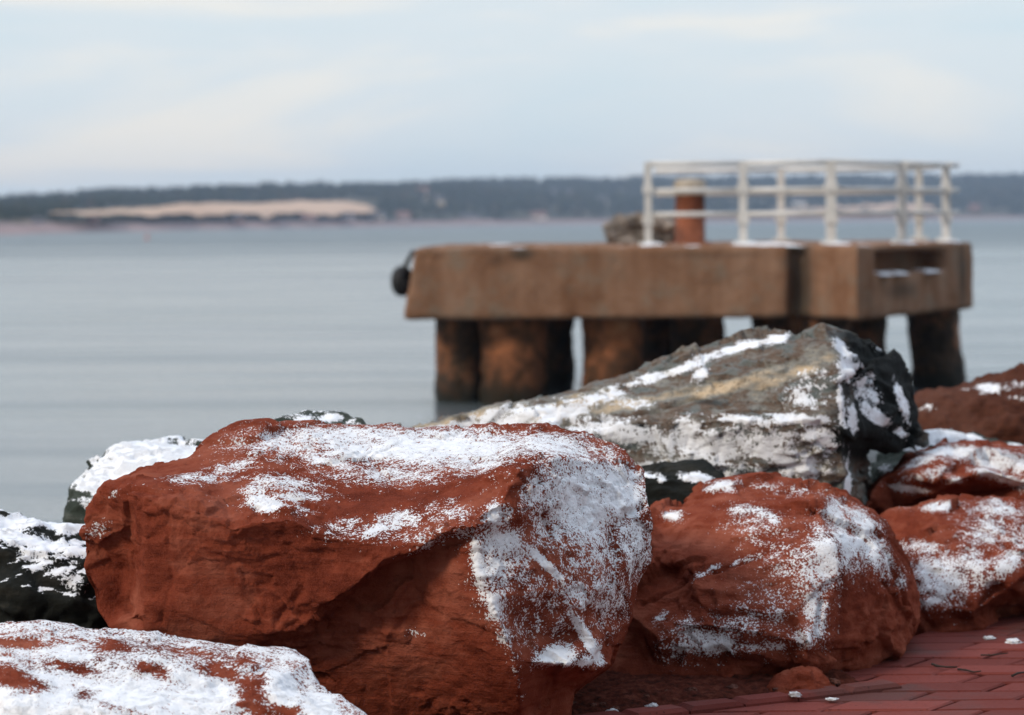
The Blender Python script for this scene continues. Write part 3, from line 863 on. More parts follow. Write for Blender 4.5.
boulder('red_boulder', 'red boulder at the photo\'s right edge resting on the brick paving', out, inn, rid, 0.5, M['red'], vox=0.010, smooth_it=2, seed=21, chip=.07, chip_f=3.0,
        amps=(0.006, 0.005, 0.004, 0.006), strata_n=(-0.2, 0.2, 1), snow=snow, cracks=[(.012,.03,[(985,600),(1000,590),(1040,580)])], thick=1.15, cover_scale=.010)

# red boulder above and behind it
out = [(862,506,10.0),(884,476,10.1),(905,456,10.25),(950,443,10.4),(1000,442,10.45),(1050,450,10.4),(1100,480,10.3),(1100,560,10.2),(960,570,10.2),(880,540,10.15)]
inn = [(905,475,10.0),(940,462,10.05),(985,470,9.98),(920,500,10.1),(980,503,10.1),(1030,480,9.95),(1040,512,10.1),(900,520,10.15),(955,480,9.95)]
rid = ['o1 i0 i8 i2 i5', 'i0 i3']
snow = [(960,450,60,6,-3,.95,.25),(1000,460,50,9,-8,.95,.2),(905,492,22,4,-8,.98,.08),(990,474,40,8,-14,.95,.12),(930,472,40,6,15,.66,.1),(1015,486,26,6,-8,.8,.08),(955,476,14,7,0,.5,.08),(920,457,24,5,20,.8,.1),(965,463,16,8,0,-.4,.1)]
boulder('red_boulder', 'red boulder striped with snow behind the one at the right edge', out, inn, rid, 0.5, M['red_fine'], vox=0.010, smooth_it=2, seed=25, chip=.07, chip_f=3.0,
        amps=(0.006, 0.005, 0.004, 0.007), strata_n=(0.3, 0.2, 1), snow=snow, thick=1.0)

# brown boulder further back at the right edge
out = [(905,412,12.4),(950,390,12.6),(990,377,12.7),(1030,368,12.7),(1100,362,12.7),(1160,420,12.5),(1150,560,12.2),(930,560,12.2),(900,440,12.3)]
inn = [(950,405,12.3),(1000,395,12.3),(1060,400,12.25),(940,430,12.15),(1000,430,12.1),(1060,450,12.1)]
snow = [(990,385,18,5,0,.85,.12),(1020,382,10,4,0,.5,.1),(915,407,10,3,25,.7,.1),(1024,396,12,3,0,.45,.1),(930,404,7,3,0,.5,.1)]
boulder('brown_boulder', 'dull brown boulder at the back right, below the dock\'s leaning pile', out, inn, ['i0 i1 i2'], 0.6, M['brownred'], vox=0.016, smooth_it=6, seed=29,
        amps=(0.04, 0.02, 0.009, 0.012), snow=snow, thick=1.0)

# snow-capped stone lying between them
out = [(888,450,11.0),(905,437,11.1),(930,428,11.2),(970,436,11.2),(1010,444,11.2),(1040,452,11.1),(1040,540,10.9),(880,540,10.9),(872,480,10.9)]
inn = [(920,448,10.9),(960,452,10.9),(900,470,10.85)]
snow = [(950,436,60,9,-8,1.1,.3),(915,440,20,7,10,1.0,.2),(1010,448,40,7,0,1.0,.2),(885,468,14,12,0,.52,.1)]
boulder('grey_boulder', 'grey stone under a smooth white snow cap between the brown and red boulders', out, inn, [], 0.4, M['greenstone'], vox=0.014, smooth_it=6, seed=31,
        amps=(0.03, 0.015, 0.006, 0.006), snow=snow, thick=0.7)

# the tall grey boulder
out = [(395,430,9.9),(440,423,10.0),(480,412,10.05),(505,406,10.05),(560,395,10.1),(600,383,10.1),(630,372,10.15),(660,362,10.2),(700,349,10.25),(740,338,10.3),(765,331,10.3),(786,331,10.25),(795,338,10.2),
       (822,324,10.0),(850,331,10.2),(878,344,10.3),(896,358,10.35),(908,382,10.35),(917,410,10.3),(927,444,10.2),(902,449,10.1),(864,446,9.98),(872,498,10.3),(868,560,10.3),(640,580,9.8),(400,560,9.8)]
inn = [(833,348,9.88),(838,372,9.80),(843,400,9.74),(844,440,9.72),(843,498,9.76),(846,540,9.80),           # 0-5 front arris
       (795,350,9.96),(760,365,9.97),(720,378,9.98),(690,388,9.97),(640,395,9.98),(580,402,9.98),(530,415,9.95),      # 6-12 upper band
       (810,385,9.79),(760,398,9.82),(700,402,9.86),(740,420,9.72),(800,428,9.68),(680,415,9.80),              # 13-18 brown face and its lower lip
       (600,430,9.84),(640,440,9.80),(700,455,9.76),(760,470,9.74),(810,480,9.76),(560,440,9.85),(680,490,9.78),(740,500,9.76),
       (790,340,10.12),(700,365,10.12),(620,385,10.06),                                                        # 27-29
       (870,380,10.06),(892,410,10.02),(866,428,9.90),(856,470,10.1),(858,395,9.95)]
rid = ['o13 i0 i1 i2 i3 i4 i5', 'i0 i6 i7 i8 i9 i10 i11 i12', 'i2 i17 i16 i18 i19', 'o12 i27 i28 i29', 'o20 i32 i3', 'i1 i34 i30 i31 o18']
snow = [(515,418,80,11,15,.74,.22),(600,393,60,8,18,.66,.18),(560,412,44,11,18,.84,.18),(500,415,44,7,15,.72,.18),(450,425,44,5,10,.85,.15),(640,378,40,6,18,.66,.15),(680,366,40,4,20,.80,.12),(745,342,40,5,18,.92,.15),(775,335,16,5,10,1.0,.15),(610,395,40,5,15,.6,.1),(700,372,16,8,60,.7,.12),
        (610,428,66,16,-5,.78,.22),(700,358,60,6,20,.62,.2),(700,447,74,24,-5,.66,.25),(770,445,68,22,-12,.64,.25),(690,455,20,26,15,.85,.15),(820,440,24,22,0,.66,.15),(810,470,30,18,-20,.72,.15),(740,418,44,6,-8,.80,.1),(800,424,44,7,-8,.86,.1),(655,468,64,9,5,.80,.12),(720,475,40,20,0,.74,.18),
        (800,392,26,24,0,.58,.14),(815,375,20,16,0,.48,.12),(770,458,64,8,-22,.82,.12),(580,430,44,14,10,.62,.15),(690,425,24,14,-20,.7,.12),(640,400,30,8,-10,.5,.12),
        (843,343,14,10,-30,1.05,.14),(850,365,16,16,0,.92,.14),(868,390,20,24,20,.60,.15),(880,415,26,8,-35,.95,.12),(845,400,6,34,0,.72,.08),(906,402,7,26,15,.90,.12),(885,350,14,5,-30,.5,.1),(903,430,14,6,-15,.7,.1),(852,480,6,26,-8,1.05,.1),(880,395,14,10,0,.5,.1),(856,415,9,18,10,.85,.1)]
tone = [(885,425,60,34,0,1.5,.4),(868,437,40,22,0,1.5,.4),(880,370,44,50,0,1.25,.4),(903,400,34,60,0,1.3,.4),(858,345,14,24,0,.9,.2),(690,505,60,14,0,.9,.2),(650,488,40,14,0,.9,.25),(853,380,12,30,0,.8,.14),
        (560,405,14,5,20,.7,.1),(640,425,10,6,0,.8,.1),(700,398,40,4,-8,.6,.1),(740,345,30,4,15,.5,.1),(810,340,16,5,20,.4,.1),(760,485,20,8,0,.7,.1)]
tint = [(790,372,34,6,20,1.0,.1),(730,382,50,6,18,.9,.12),(640,398,60,6,12,.7,.12),(800,395,60,12,-5,-.35,.15),(720,408,60,10,-5,-.35,.15),(740,355,70,10,20,-.75,.2),(560,405,60,8,15,.7,.12),(820,450,20,30,0,.4,.1),(470,420,50,6,10,.8,.12)]
boulder('grey_boulder', 'tall slanting grey and brown boulder with a dark overhanging beak, in front of the dock', out, inn, rid, 0.6, M['grey'], vox=0.0085, smooth_it=3, seed=37,
        amps=(0.005, 0.004, 0.0035, 0.006), chip=.062, chip_f=2.8, strata_n=(0.3, 0.2, 1.0), strata_f=11, snow=snow, tone=tone, tint=tint, cracks=[(.012,.03,[(700,392),(640,410),(560,420)]),(.012,.02,[(690,500),(740,480),(800,470)])], thick=1.06, cover_scale=.013)

# dark stone at its foot
out = [(610,480,9.5),(640,466,9.55),(680,461,9.6),(712,468,9.6),(722,482,9.5),(725,560,9.4),(600,560,9.4)]
inn = [(660,480,9.4),(700,482,9.4),(660,520,9.32)]
boulder('dark_boulder', 'low black stone with two small snow strips, tucked behind the largest red block\'s right end', out, inn, [], 0.3, M['darkstone'], vox=0.012, smooth_it=5, seed=41,
        amps=(0.02, 0.012, 0.006, 0.006), snow=[(650,472,14,4,0,1.0,.08),(695,474,20,4,-5,1.0,.1),(660,478,6,5,0,.7,.06)], thick=0.85)

# back left: green-grey stone with a broad cap of snow
out = [(64,522,8.95),(70,492,9.0),(86,470,9.1),(112,449,9.2),(150,440,9.3),(200,440,9.3),(250,446,9.3),(270,470,9.2),(260,640,9.0),(70,640,8.9)]
inn = [(100,490,8.95),(130,475,8.95),(180,470,8.98),(90,540,8.85),(160,520,8.82)]
boulder('grey_boulder', 'mossy grey boulder with a broad snow cap, behind the largest block\'s left corner', out, inn, ['i0 i1 i2'], 0.5, M['greenstone'], vox=0.011, smooth_it=8, seed=45, snow_up=(0.40, 0.85, 0.95), chip=.03, cover_scale=.008,
        amps=(0.025, 0.014, 0.006, 0.006), snow=[(130,462,40,14,15,1.1,.25),(170,456,50,14,0,1.1,.3),(105,485,18,16,30,.85,.12),(84,498,10,12,30,.62,.1),(95,470,16,10,35,.6,.1),(100,512,10,16,0,.5,.1)], thick=0.95)

# black stone at the left edge
out = [(-50,512,8.15),(0,519,8.2),(40,523,8.2),(85,529,8.2),(120,534,8.2),(140,560,8.1),(140,700,7.9),(-50,700,7.9)]
inn = [(0,545,7.95),(50,550,7.95),(95,555,7.98),(20,600,7.85),(80,600,7.85)]
boulder('dark_boulder', 'black rough boulder under streaky snow at the left edge', out, inn, ['i0 i1 i2'], 0.5, M['darkstone'], vox=0.011, smooth_it=5, seed=49, snow_up=(0.70, 1.0, 0.85), cover_scale=.008,
        amps=(0.03, 0.024, 0.010, 0.012), strata_n=(0.25, 0.2, 1), snow=[(20,522,50,6,-5,1.05,.25),(75,530,40,7,-5,1.05,.2),(20,535,40,7,-15,.95,.15),(70,545,36,7,-18,.95,.15),(35,550,20,12,-20,.72,.12),(75,580,14,9,-25,.7,.1),(95,560,14,24,0,.55,.1),(50,560,30,14,0,.42,.1),(45,528,22,3,-8,-.6,.06)], thick=0.98)

# low stone showing over the large block's top
out = [(262,428,8.7),(285,417,8.75),(310,413,8.8),(338,414,8.8),(362,420,8.75),(375,440,8.7),(370,560,8.6),(260,560,8.6)]
inn = [(300,428,8.65),(340,430,8.65)]
boulder('grey_boulder', 'grey-green stone, only its speckled tip showing above the largest block\'s top', out, inn, [], 0.35, M['greenstone'], vox=0.012, smooth_it=5, seed=53, snow_up=(0.5, 1.0, 0.52), chip=.02, cover_scale=.006,
        amps=(0.02, 0.012, 0.006, 0.006), snow=[(335,416,14,4,0,1.05,.1),(300,417,16,3,10,.75,.1),(355,421,10,4,-20,.6,.1)], thick=0.85)

# small red stone at the foot of the rounded boulder
out = [(765,688,7.86),(774,675,7.88),(795,668,7.9),(816,670,7.9),(830,680,7.88),(833,694,7.84),(815,706,7.78),(785,706,7.78)]
inn = [(800,682,7.79),(780,690,7.80)]
o = boulder('red_stone', 'fist-sized red stone wedged under the rounded red boulder', out, inn, [], 0.10, M['red_fine'], vox=0.005, smooth_it=6, seed=57, amps=(0.006, 0.004, 0.002, 0.002), freq=3.0)
o['category'] = 'stone'

# ------------------------------------------------------------------ litter on the paving: soil strip, snow lumps, twigs
def build_soil():
    us = np.linspace(-0.6, EDGE_LEN - 0.02, 220); ss = np.linspace(0.088, 0.8, 90)
    U, S = np.meshgrid(us, ss)
    XY = EDGE_A + U[..., None] * EDGE_D + S[..., None] * EDGE_N
    p = np.stack([XY[..., 0].ravel(), XY[..., 1].ravel(), np.zeros(U.size)], 1)
    edge = smooth01(U.ravel() + 0.12 * fbm(p * 5, 3, 2) * 2, EDGE_LEN - 0.02, EDGE_LEN - 0.18)
    p[:, 2] = PAVE_Z - 0.012 + 0.022 * edge + edge * (0.016 * fbm(p * 7, 4, 6) + 0.012 * fbm(p * 40, 3, 7)) + 0.02 * edge * smooth01(S.ravel(), 0.1, 0.35)
    nu, ns = len(us), len(ss); i = np.arange(nu * ns).reshape(ns, nu)
    f = np.stack([i[:-1, :-1], i[:-1, 1:], i[1:, 1:], i[1:, :-1]], -1).reshape(-1, 4)
    g = NT('red_soil')
    c = g.ramp(g.noise(30, 7, 0.7), [(0.35, (0.03, 0.012, 0.009)), (0.52, (0.105, 0.027, 0.017)), (0.7, (0.18, 0.06, 0.04))])
    m = g.done(g.bsdf(c, 0.95, g.bump(g.noise(110, 6, 0.75), 1.0, 0.012), 0.03))
    tag(link('soil', quad_mesh_np('soil', p, f, m)), 'strip of red soil between paving and boulders', kind='stuff')
build_soil()

def snow_lump(px, py, r, flat, seed, label, z=PAVE_Z):
    c = ground_at(px, py, z)
    bm = bmesh.new(); bmesh.ops.create_icosphere(bm, subdivisions=4, radius=1.0)
    v = np.array([x.co[:] for x in bm.verts])
    d = 1 + 0.55 * fbm(v * 1.6 + seed * 3.1, 3, seed) * 2 + 0.15 * fbm(v * 6 + seed, 2, seed) * 2
    v = v * d[:, None] * np.array([r, r * 0.8, r * flat]); v[:, 2] = np.maximum(v[:, 2], -0.004)
    for k, x in enumerate(bm.verts): x.co = v[k]
    me = bpy.data.meshes.new('snow_lump'); bm.to_mesh(me); bm.free(); me.materials.append(M['snow'])
    me.polygons.foreach_set('use_smooth', [True] * len(me.polygons))
    tag(link('snow_lump', me, loc=c), label, 'snow lump', 'small snow lumps on the ground')
snow_lump(989, 638, .020, .35, 1, 'flat snow lump at the lip of the right-edge boulder, left of two', PAVE_Z + .004)
snow_lump(1014, 642, .026, .4, 2, 'bigger snow lump at the photo\'s right edge on the bricks', PAVE_Z + .004)
snow_lump(832, 699, .018, .22, 3, 'thin flake of snow on the edging right of the small red stone', PAVE_Z + .012)
snow_lump(652, 707, .016, .6, 4, 'snow lump on the soil below the rounded red boulder, right of two', PAVE_Z + .018)
snow_lump(612, 712, .017, .5, 5, 'snow lump on the soil beside the largest block\'s foot', PAVE_Z + .012)
snow_lump(795, 695, .017, .6, 6, 'crumbly snow lump touching the small red stone', PAVE_Z + .022)

def pebbles():
    rng = random.Random(12)
    m = simple('pebble_red', (0.05, 0.018, 0.012), (0.16, 0.06, 0.04), 60, 0.9, 0.5)
    for k in range(16):
        u, s_ = rng.uniform(-0.35, EDGE_LEN - 0.1), rng.uniform(0.11, 0.30)
        xy = EDGE_A + EDGE_D * u + EDGE_N * s_
        bm = bmesh.new(); bmesh.ops.create_icosphere(bm, subdivisions=3, radius=1.0)
        v = np.array([x.co[:] for x in bm.verts]); r = rng.uniform(.007, .017)
        v = v * (1 + 0.5 * fbm(v * 1.3 + k * 5.1, 3, k) * 2)[:, None] * np.array([r * 1.2, r, r * .7])
        for i, x in enumerate(bm.verts): x.co = v[i]
        me = bpy.data.meshes.new('pebble'); bm.to_mesh(me); bm.free(); me.materials.append(m)
        tag(link('pebble', me, loc=(xy[0], xy[1], PAVE_Z + 0.018)), 'tiny dull red pebble on the soil strip under the boulders', 'pebble', 'pebbles on the soil strip')
pebbles()

twig_m = simple('dark_twig_bark', (0.012, 0.009, 0.008), (0.035, 0.026, 0.02), 40)
def twig(pts, r, label):
    C3 = [ground_at(x, y, PAVE_Z + 0.006 + 0.006 * (k % 2)) for k, (x, y) in enumerate(pts)]
    base = C3[0]; V, F = [], []
    for k, c in enumerate(C3):
        rr = 0.7 * r * (1 - 0.5 * k / len(C3))
        dv = (C3[min(k + 1, len(C3) - 1)] - C3[max(k - 1, 0)]); dv /= np.linalg.norm(dv)
        s1 = np.cross(dv, [0, 0, 1]); s1 /= np.linalg.norm(s1); s2 = np.cross(s1, dv)
        for a in range(6):
            t = a * math.pi / 3
            V.append(c - base + rr * (math.cos(t) * s1 + math.sin(t) * s2))
        if k:
            b = len(V) - 12
            for a in range(6): F.append((b + a, b + (a + 1) % 6, b + 6 + (a + 1) % 6, b + 6 + a))
    n = len(V); F.append(tuple(range(5, -1, -1))); F.append(tuple(range(n - 6, n)))
    tag(link('twig', mesh_from('twig', V, F, twig_m, True), loc=base), label, 'twig', 'dark twigs on the bricks')
twig([(932,664),(938,666),(946,667),(957,667)], .006, 'dark curled twig on the bricks nearest the rounded boulder')
twig([(958,669),(966,670),(974,672),(981,671)], .005, 'short dark twig lying along a brick joint right of the curled one')
twig([(981,655),(992,655),(1000,654),(1008,653)], .004, 'thin twig on the bricks below the two snow lumps')
twig([(1012,676),(1018,673),(1027,672)], .006, 'stubby twig at the right edge of the paving')

# ------------------------------------------------------------------ the mooring dock
def build_dock():
    rng = random.Random(5)
    g = NT('stained_concrete')
    n1 = g.noise(0.9, 7, 0.68, dist=0.6)
    streak = g.noise(1.0, 5, 0.6, g.coord(scale=(3.5, 3.5, 0.25)))
    c = g.ramp(g.math('MULTIPLY_ADD', n1, 0.6, g.math('MULTIPLY', streak, 0.4)), [(0.34, (0.15, 0.070, 0.036)), (0.5, (0.235, 0.130, 0.080)), (0.66, (0.32, 0.20, 0.135))])
    c = g.mix(g.maprange(g.noise(2.3, 5, 0.65), 0.5, 0.68, 0, 0.55), c, (0.20, 0.165, 0.125))
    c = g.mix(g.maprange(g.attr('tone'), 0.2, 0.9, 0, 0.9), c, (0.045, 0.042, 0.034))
    geo = g.n.new('ShaderNodeNewGeometry'); sx = g.n.new('ShaderNodeSeparateXYZ'); g.l.new(geo.outputs['Normal'], sx.inputs[0])
    cv = g.math('MULTIPLY', g.maprange(sx.outputs['Z'], 0.7, 0.95), g.maprange(g.noise(1.6, 4, 0.6), 0.60, 0.68))
    conc = g.bsdf(c, 0.95, g.bump(g.noise(14, 6, 0.65), 0.6, 0.03), 0.05)
    sn = g.bsdf((0.84, 0.86, 0.9), 0.75)
    m_con = g.done(g.mixsh(cv, conc, sn))
    rust = simple('rusted_steel', (0.07, 0.028, 0.018), (0.26, 0.085, 0.04), 2.2, 0.85, 0.6, 0.03)
    g = NT('weedy_pile')
    c = g.ramp(g.noise(2.6, 6, 0.65), [(0.34, (0.025, 0.018, 0.012)), (0.5, (0.085, 0.047, 0.026)), (0.60, (0.25, 0.10, 0.045)), (0.72, (0.42, 0.21, 0.10))])
    geo = g.n.new('ShaderNodeNewGeometry'); sx = g.n.new('ShaderNodeSeparateXYZ'); g.l.new(geo.outputs['Position'], sx.inputs[0])
    wet = g.maprange(g.math('MULTIPLY_ADD', g.noise(2.0, 4), 0.5, sx.outputs['Z']), 0.3, 0.75, 1.0, 0.0)
    c = g.mix(wet, c, (0.016, 0.017, 0.012))
    m_pile = g.done(g.bsdf(c, 0.75, g.bump(g.noise(9, 6, 0.7), 1.0, 0.08), 0.3))
    g = NT('rusty_pile')
    c = g.ramp(g.noise(2.2, 6, 0.65), [(0.32, (0.05, 0.03, 0.018)), (0.47, (0.12, 0.055, 0.028)), (0.60, (0.34, 0.13, 0.058)), (0.72, (0.45, 0.22, 0.11))])
    geo = g.n.new('ShaderNodeNewGeometry'); sx = g.n.new('ShaderNodeSeparateXYZ'); g.l.new(geo.outputs['Position'], sx.inputs[0])
    wet = g.maprange(g.math('MULTIPLY_ADD', g.noise(2.0, 4), 0.6, sx.outputs['Z']), 0.25, 0.95, 1.0, 0.0)
    c = g.mix(wet, c, (0.02, 0.019, 0.013))
    m_rusty = g.done(g.bsdf(c, 0.8, g.bump(g.noise(9, 6, 0.7), 1.0, 0.06), 0.15))
    white = simple('weathered_white_paint', (0.56, 0.55, 0.52), (0.70, 0.69, 0.665), 3, 0.6, 0.05)
    root = link('mooring_dock', None, loc=(3.0, 39.0, 0.0))
    tag(root, 'brown concrete mooring dock on thick piles, white railing on its deck', 'dock')
    R0 = np.array([3.0, 39.0, 0.0])
    # deck: plan outline with the recess and the projecting corner block, notch cut in its right face
    zt, zb = 2.315, 1.27
    plan = [(-1.50, 36.25), (3.98, 36.0), (4.05, 36.22), (4.26, 36.22), (4.30, 35.75), (4.82, 34.8), (7.22, 39.0), (6.7, 42.6), (-1.1, 42.6)]
    def prism(pl, z0, z1, inset=0.0):
        n = len(pl); cx = sum(p[0] for p in pl) / n; cy = sum(p[1] for p in pl) / n
        vs = [(x, y, z0) for x, y in pl] + [(x + (cx - x) * inset, y + (cy - y) * inset, z1) for x, y in pl]
        return vs, [tuple(range(n - 1, -1, -1)), tuple(range(n, 2 * n))] + [(k, (k + 1) % n, n + (k + 1) % n, n + k) for k in range(n)]
    vs, fs = prism(plan, zb, zt, 0.008)
    me = mesh_from('deck_raw', vs, fs); ob = link('deck_raw', me)
    a, b = np.array([4.82, 34.8]), np.array([7.22, 39.0]); dr = (b - a) / np.linalg.norm(b - a); nr = np.array([dr[1], -dr[0]])
    q0, q1 = a + dr * 0.7, a + dr * 3.6
    cut = [tuple(q0 + nr * .4), tuple(q1 + nr * .4), tuple(q1 - nr * .45), tuple(q0 - nr * .45)]
    vs2, fs2 = prism(cut, 1.90, 2.21)
    cu = link('cutter', mesh_from('cutter', vs2, fs2))
    md = ob.modifiers.new('b', 'BOOLEAN'); md.operation = 'DIFFERENCE'; md.object = cu; md.solver = 'EXACT'
    dg = bpy.context.evaluated_depsgraph_get()
    r = bpy.data.meshes.new_from_object(ob.evaluated_get(dg))
    V = [tuple(x.co) for x in r.vertices]; F = [tuple(p.vertices) for p in r.polygons]
    bpy.data.objects.remove(ob); bpy.data.objects.remove(cu)
    v, f = voxelise(V, F, 0.045, 2)
    n = vnormals(v, f)
    if (n * (v - v.mean(0))).sum() < 0: f = f[:, ::-1].copy(); n = -n
    v = v + n * (0.030 * fbm(v * 1.8, 4, 3) + 0.012 * fbm(v * 9, 3, 4) - 0.05 * np.clip(fbm(v * 1.1 + 7, 3, 8) * 2 - 0.55, 0, 1) * (v[:, 2] > zt - 0.18))[:, None]
    v[:, 0] += np.where(v[:, 0] < -1.2, 0.13 * (v[:, 2] - 1.8), 0)
    vx, vy = proj(v)
    tone = blobs_field(v, vx, vy, [(800,285,16,70,0,.75,.8),(520,252,16,9,0,.8,.5),(495,262,14,9,0,.5,.5),(905,290,50,12,0,.65,.8),(900,265,50,16,0,.5,.8),(966,275,8,50,0,.7,.8),(880,310,50,8,0,.4,.6),(700,253,90,5,0,.5,.5),(470,253,40,4,0,.5,.5),(580,254,60,4,0,.4,.5)])  # first blob paints the recess's shade into the concrete colour
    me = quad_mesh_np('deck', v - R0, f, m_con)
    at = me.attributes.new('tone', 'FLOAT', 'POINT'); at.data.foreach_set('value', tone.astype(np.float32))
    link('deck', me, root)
    # piles
    def pile(px0, px1, Y, lean, mat, top=1.29):
        x0 = P(px0, 330, Y)[0]; x1 = P(px1, 330, Y)[0]
        r = (x1 - x0) / 2; cx = (x0 + x1) / 2
        nz, na = 26, 40
        V, F = [], []
        for i in range(nz):
            z = top + (-1.8 - top) * i / (nz - 1); k = (top - z)
            for j in range(na):
                t = 2 * math.pi * j / na
                V.append((cx + lean * k + r * math.cos(t), Y + r + r * math.sin(t), z))
        V = np.array(V); ctr = np.array([cx, Y + r, 0])
        rad = V - ctr; rad[:, 2] = 0; rad[:, 0] -= lean * (top - V[:, 2]); rad /= np.linalg.norm(rad, axis=1, keepdims=True)
        V = V + rad * (0.10 * fbm(V * 2.2, 4, 6) + 0.05 * fbm(V * 7, 3, 2))[:, None]
        F = [(i * na + j, (i + 1) * na + j, (i + 1) * na + (j + 1) % na, i * na + (j + 1) % na) for i in range(nz - 1) for j in range(na)]
        F += [tuple(range(na)), tuple(range(nz * na - 1, (nz - 1) * na - 1, -1))]
        return link('pile', mesh_from('pile', V - R0, F, mat, True), root)
    pile(436, 484, 37.1, -0.01, m_pile)
    pile(480, 546, 36.5, 0.0, m_rusty)
    pile(530, 574, 39.5, 0.0, m_pile)
    pile(583, 644, 36.5, -0.02, m_rusty)
    pile(640, 690, 39.8, 0.0, m_pile)
    pile(672, 727, 37.6, 0.0, m_pile)
    pile(757, 812, 38.0, 0.0, m_pile)
    pile(800, 855, 36.2, 0.0, m_pile)
    pile(845, 890, 38.6, 0.02, m_pile)
    pile(911, 963, 39.2, 0.07, m_pile)
    # railing: posts and pipes
    rail = link('railing', None, parent=root)
    posts = {'a': (648, 36.7), 'b': (743, 36.7), 'c': (831, 36.4), 'd': (902, 37.7), 'e': (946, 39.0), 'f': (919, 41.6), 'g': (781, 41.6)}
    W_ = {'a': .10, 'b': .11, 'c': .13, 'd': .12, 'e': .11, 'f': .10, 'g': .11}
    pos = {}
    for k, (px, Y) in posts.items():
        x = P(px, 200, Y)[0]; pos[k] = np.array([x, Y, 0]); w = W_[k] / 2
        bm = bmesh.new()
        bmesh.ops.create_cube(bm, size=1, matrix=Matrix.LocRotScale(Vector((x, Y, (3.53 + 2.27) / 2)), None, Vector((2 * w, 2 * w, 1.28))))
        bmesh.ops.create_cube(bm, size=1, matrix=Matrix.LocRotScale(Vector((x, Y, 2.34)), None, Vector((.26, .26, .06))))
        for zz in (2.68, 3.14): bmesh.ops.create_cube(bm, size=1, matrix=Matrix.LocRotScale(Vector((x, Y, zz)), None, Vector((2 * w + .05, 2 * w + .05, .12))))
        bmesh.ops.translate(bm, verts=bm.verts, vec=Vector(-R0))
        me = bpy.data.meshes.new('post'); bm.to_mesh(me); bm.free(); me.materials.append(white)
        link('post', me, rail)
    def bar(p, q, r):
        d = Vector(q - p); L = d.length
        bm = bmesh.new(); bmesh.ops.create_cone(bm, cap_ends=True, segments=12, radius1=r, radius2=r, depth=L)
        bm.transform(Matrix.Translation(Vector((p + q) / 2 - R0)) @ d.to_track_quat('Z', 'Y').to_matrix().to_4x4())
        me = bpy.data.meshes.new('rail'); bm.to_mesh(me); bm.free(); me.materials.append(white)
        me.polygons.foreach_set('use_smooth', [True] * len(me.polygons))
        link('rail', me, rail)
    far = np.array([pos['e'][0] + 0.25, 39.4, 0])
    runs = [('a', 'b'), ('b', 'c'), ('c', 'd'), ('d', 'e'), ('e', 'f'), ('f', 'g')]
    for z, r in ((3.51, .042), (3.12, .036), (2.77, .036)):
        for s, t in runs:
            bar(pos[s] + [0, 0, z], pos[t] + [0, 0, z], r)
        bar(pos['g'] + [0, 0, z], np.array([P(655, 200, 41.6)[0], 41.6, z]), r)
        bar(pos['e'] + [0, 0, z], far + [0, 0, z], r)
    # rusty bollard
    bx = P(690, 200, 39.0)[0]
    bol = link('bollard', None, parent=root)
    prof = [(0.33, 2.28), (0.33, 2.35), (0.235, 2.36), (0.23, 3.07), (0.245, 3.08)]
    cap = [(0.25, 3.08), (0.255, 3.25), (0.21, 3.32), (0.0, 3.34)]
    for nm, pr, mt in (('bollard_post', prof, rust), ('cap', cap, simple('pale_bollard_cap', (0.28, 0.23, 0.17), (0.45, 0.40, 0.33), 5))):
        V, F = [], []
        na = 28
        for (r, z) in pr:
            for j in range(na): V.append((bx + r * math.cos(2 * math.pi * j / na) - R0[0], 39.0 + r * math.sin(2 * math.pi * j / na) - R0[1], z - R0[2]))
        for i in range(len(pr) - 1):
            for j in range(na): F.append((i * na + j, i * na + (j + 1) % na, (i + 1) * na + (j + 1) % na, (i + 1) * na + j))
        link(nm, mesh_from(nm, V, F, mt, True), bol)
    # snow lying at the posts' feet and in the notch
    def drift(pts, name='snow_drift'):
        V, F = [], []
        for (x, y, z, rx, ry, h) in pts:
            b = len(V); na, nr = 20, 6
            for i in range(nr + 1):
                t = i / nr
                for j in range(na):
                    a = 2 * math.pi * j / na; w = 1 + 0.25 * math.sin(3 * a + x) + 0.15 * math.sin(7 * a)
                    V.append((x + rx * t * w * math.cos(a) - R0[0], y + ry * t * w * math.sin(a) - R0[1], z + h * (1 - t * t) - 0.02))
            for i in range(nr):
                for j in range(na): F.append((b + i * na + j, b + (i + 1) * na + j, b + (i + 1) * na + (j + 1) % na, b + i * na + (j + 1) % na))
        link(name, mesh_from(name, V, F, M['snow'], True), root)
    for k, (rx, h) in {'a': (.2, .08), 'b': (.3, .07), 'c': (.25, .06), 'd': (.25, .05), 'e': (.2, .05)}.items():
        drift([(pos[k][0] + .05, pos[k][1] - .05, zt + .0, rx, .3, h)])
    drift([(3.75, 36.3, zt, .45, .25, .06)])
    nm = (q0 + q1) / 2 - nr * 0.1
    for t in (0.16, 0.36, 0.80):
        c2 = q0 + (q1 - q0) * t - nr * 0.15
        drift([(c2[0], c2[1], 1.90, .24, .34, .045)])
build_dock()

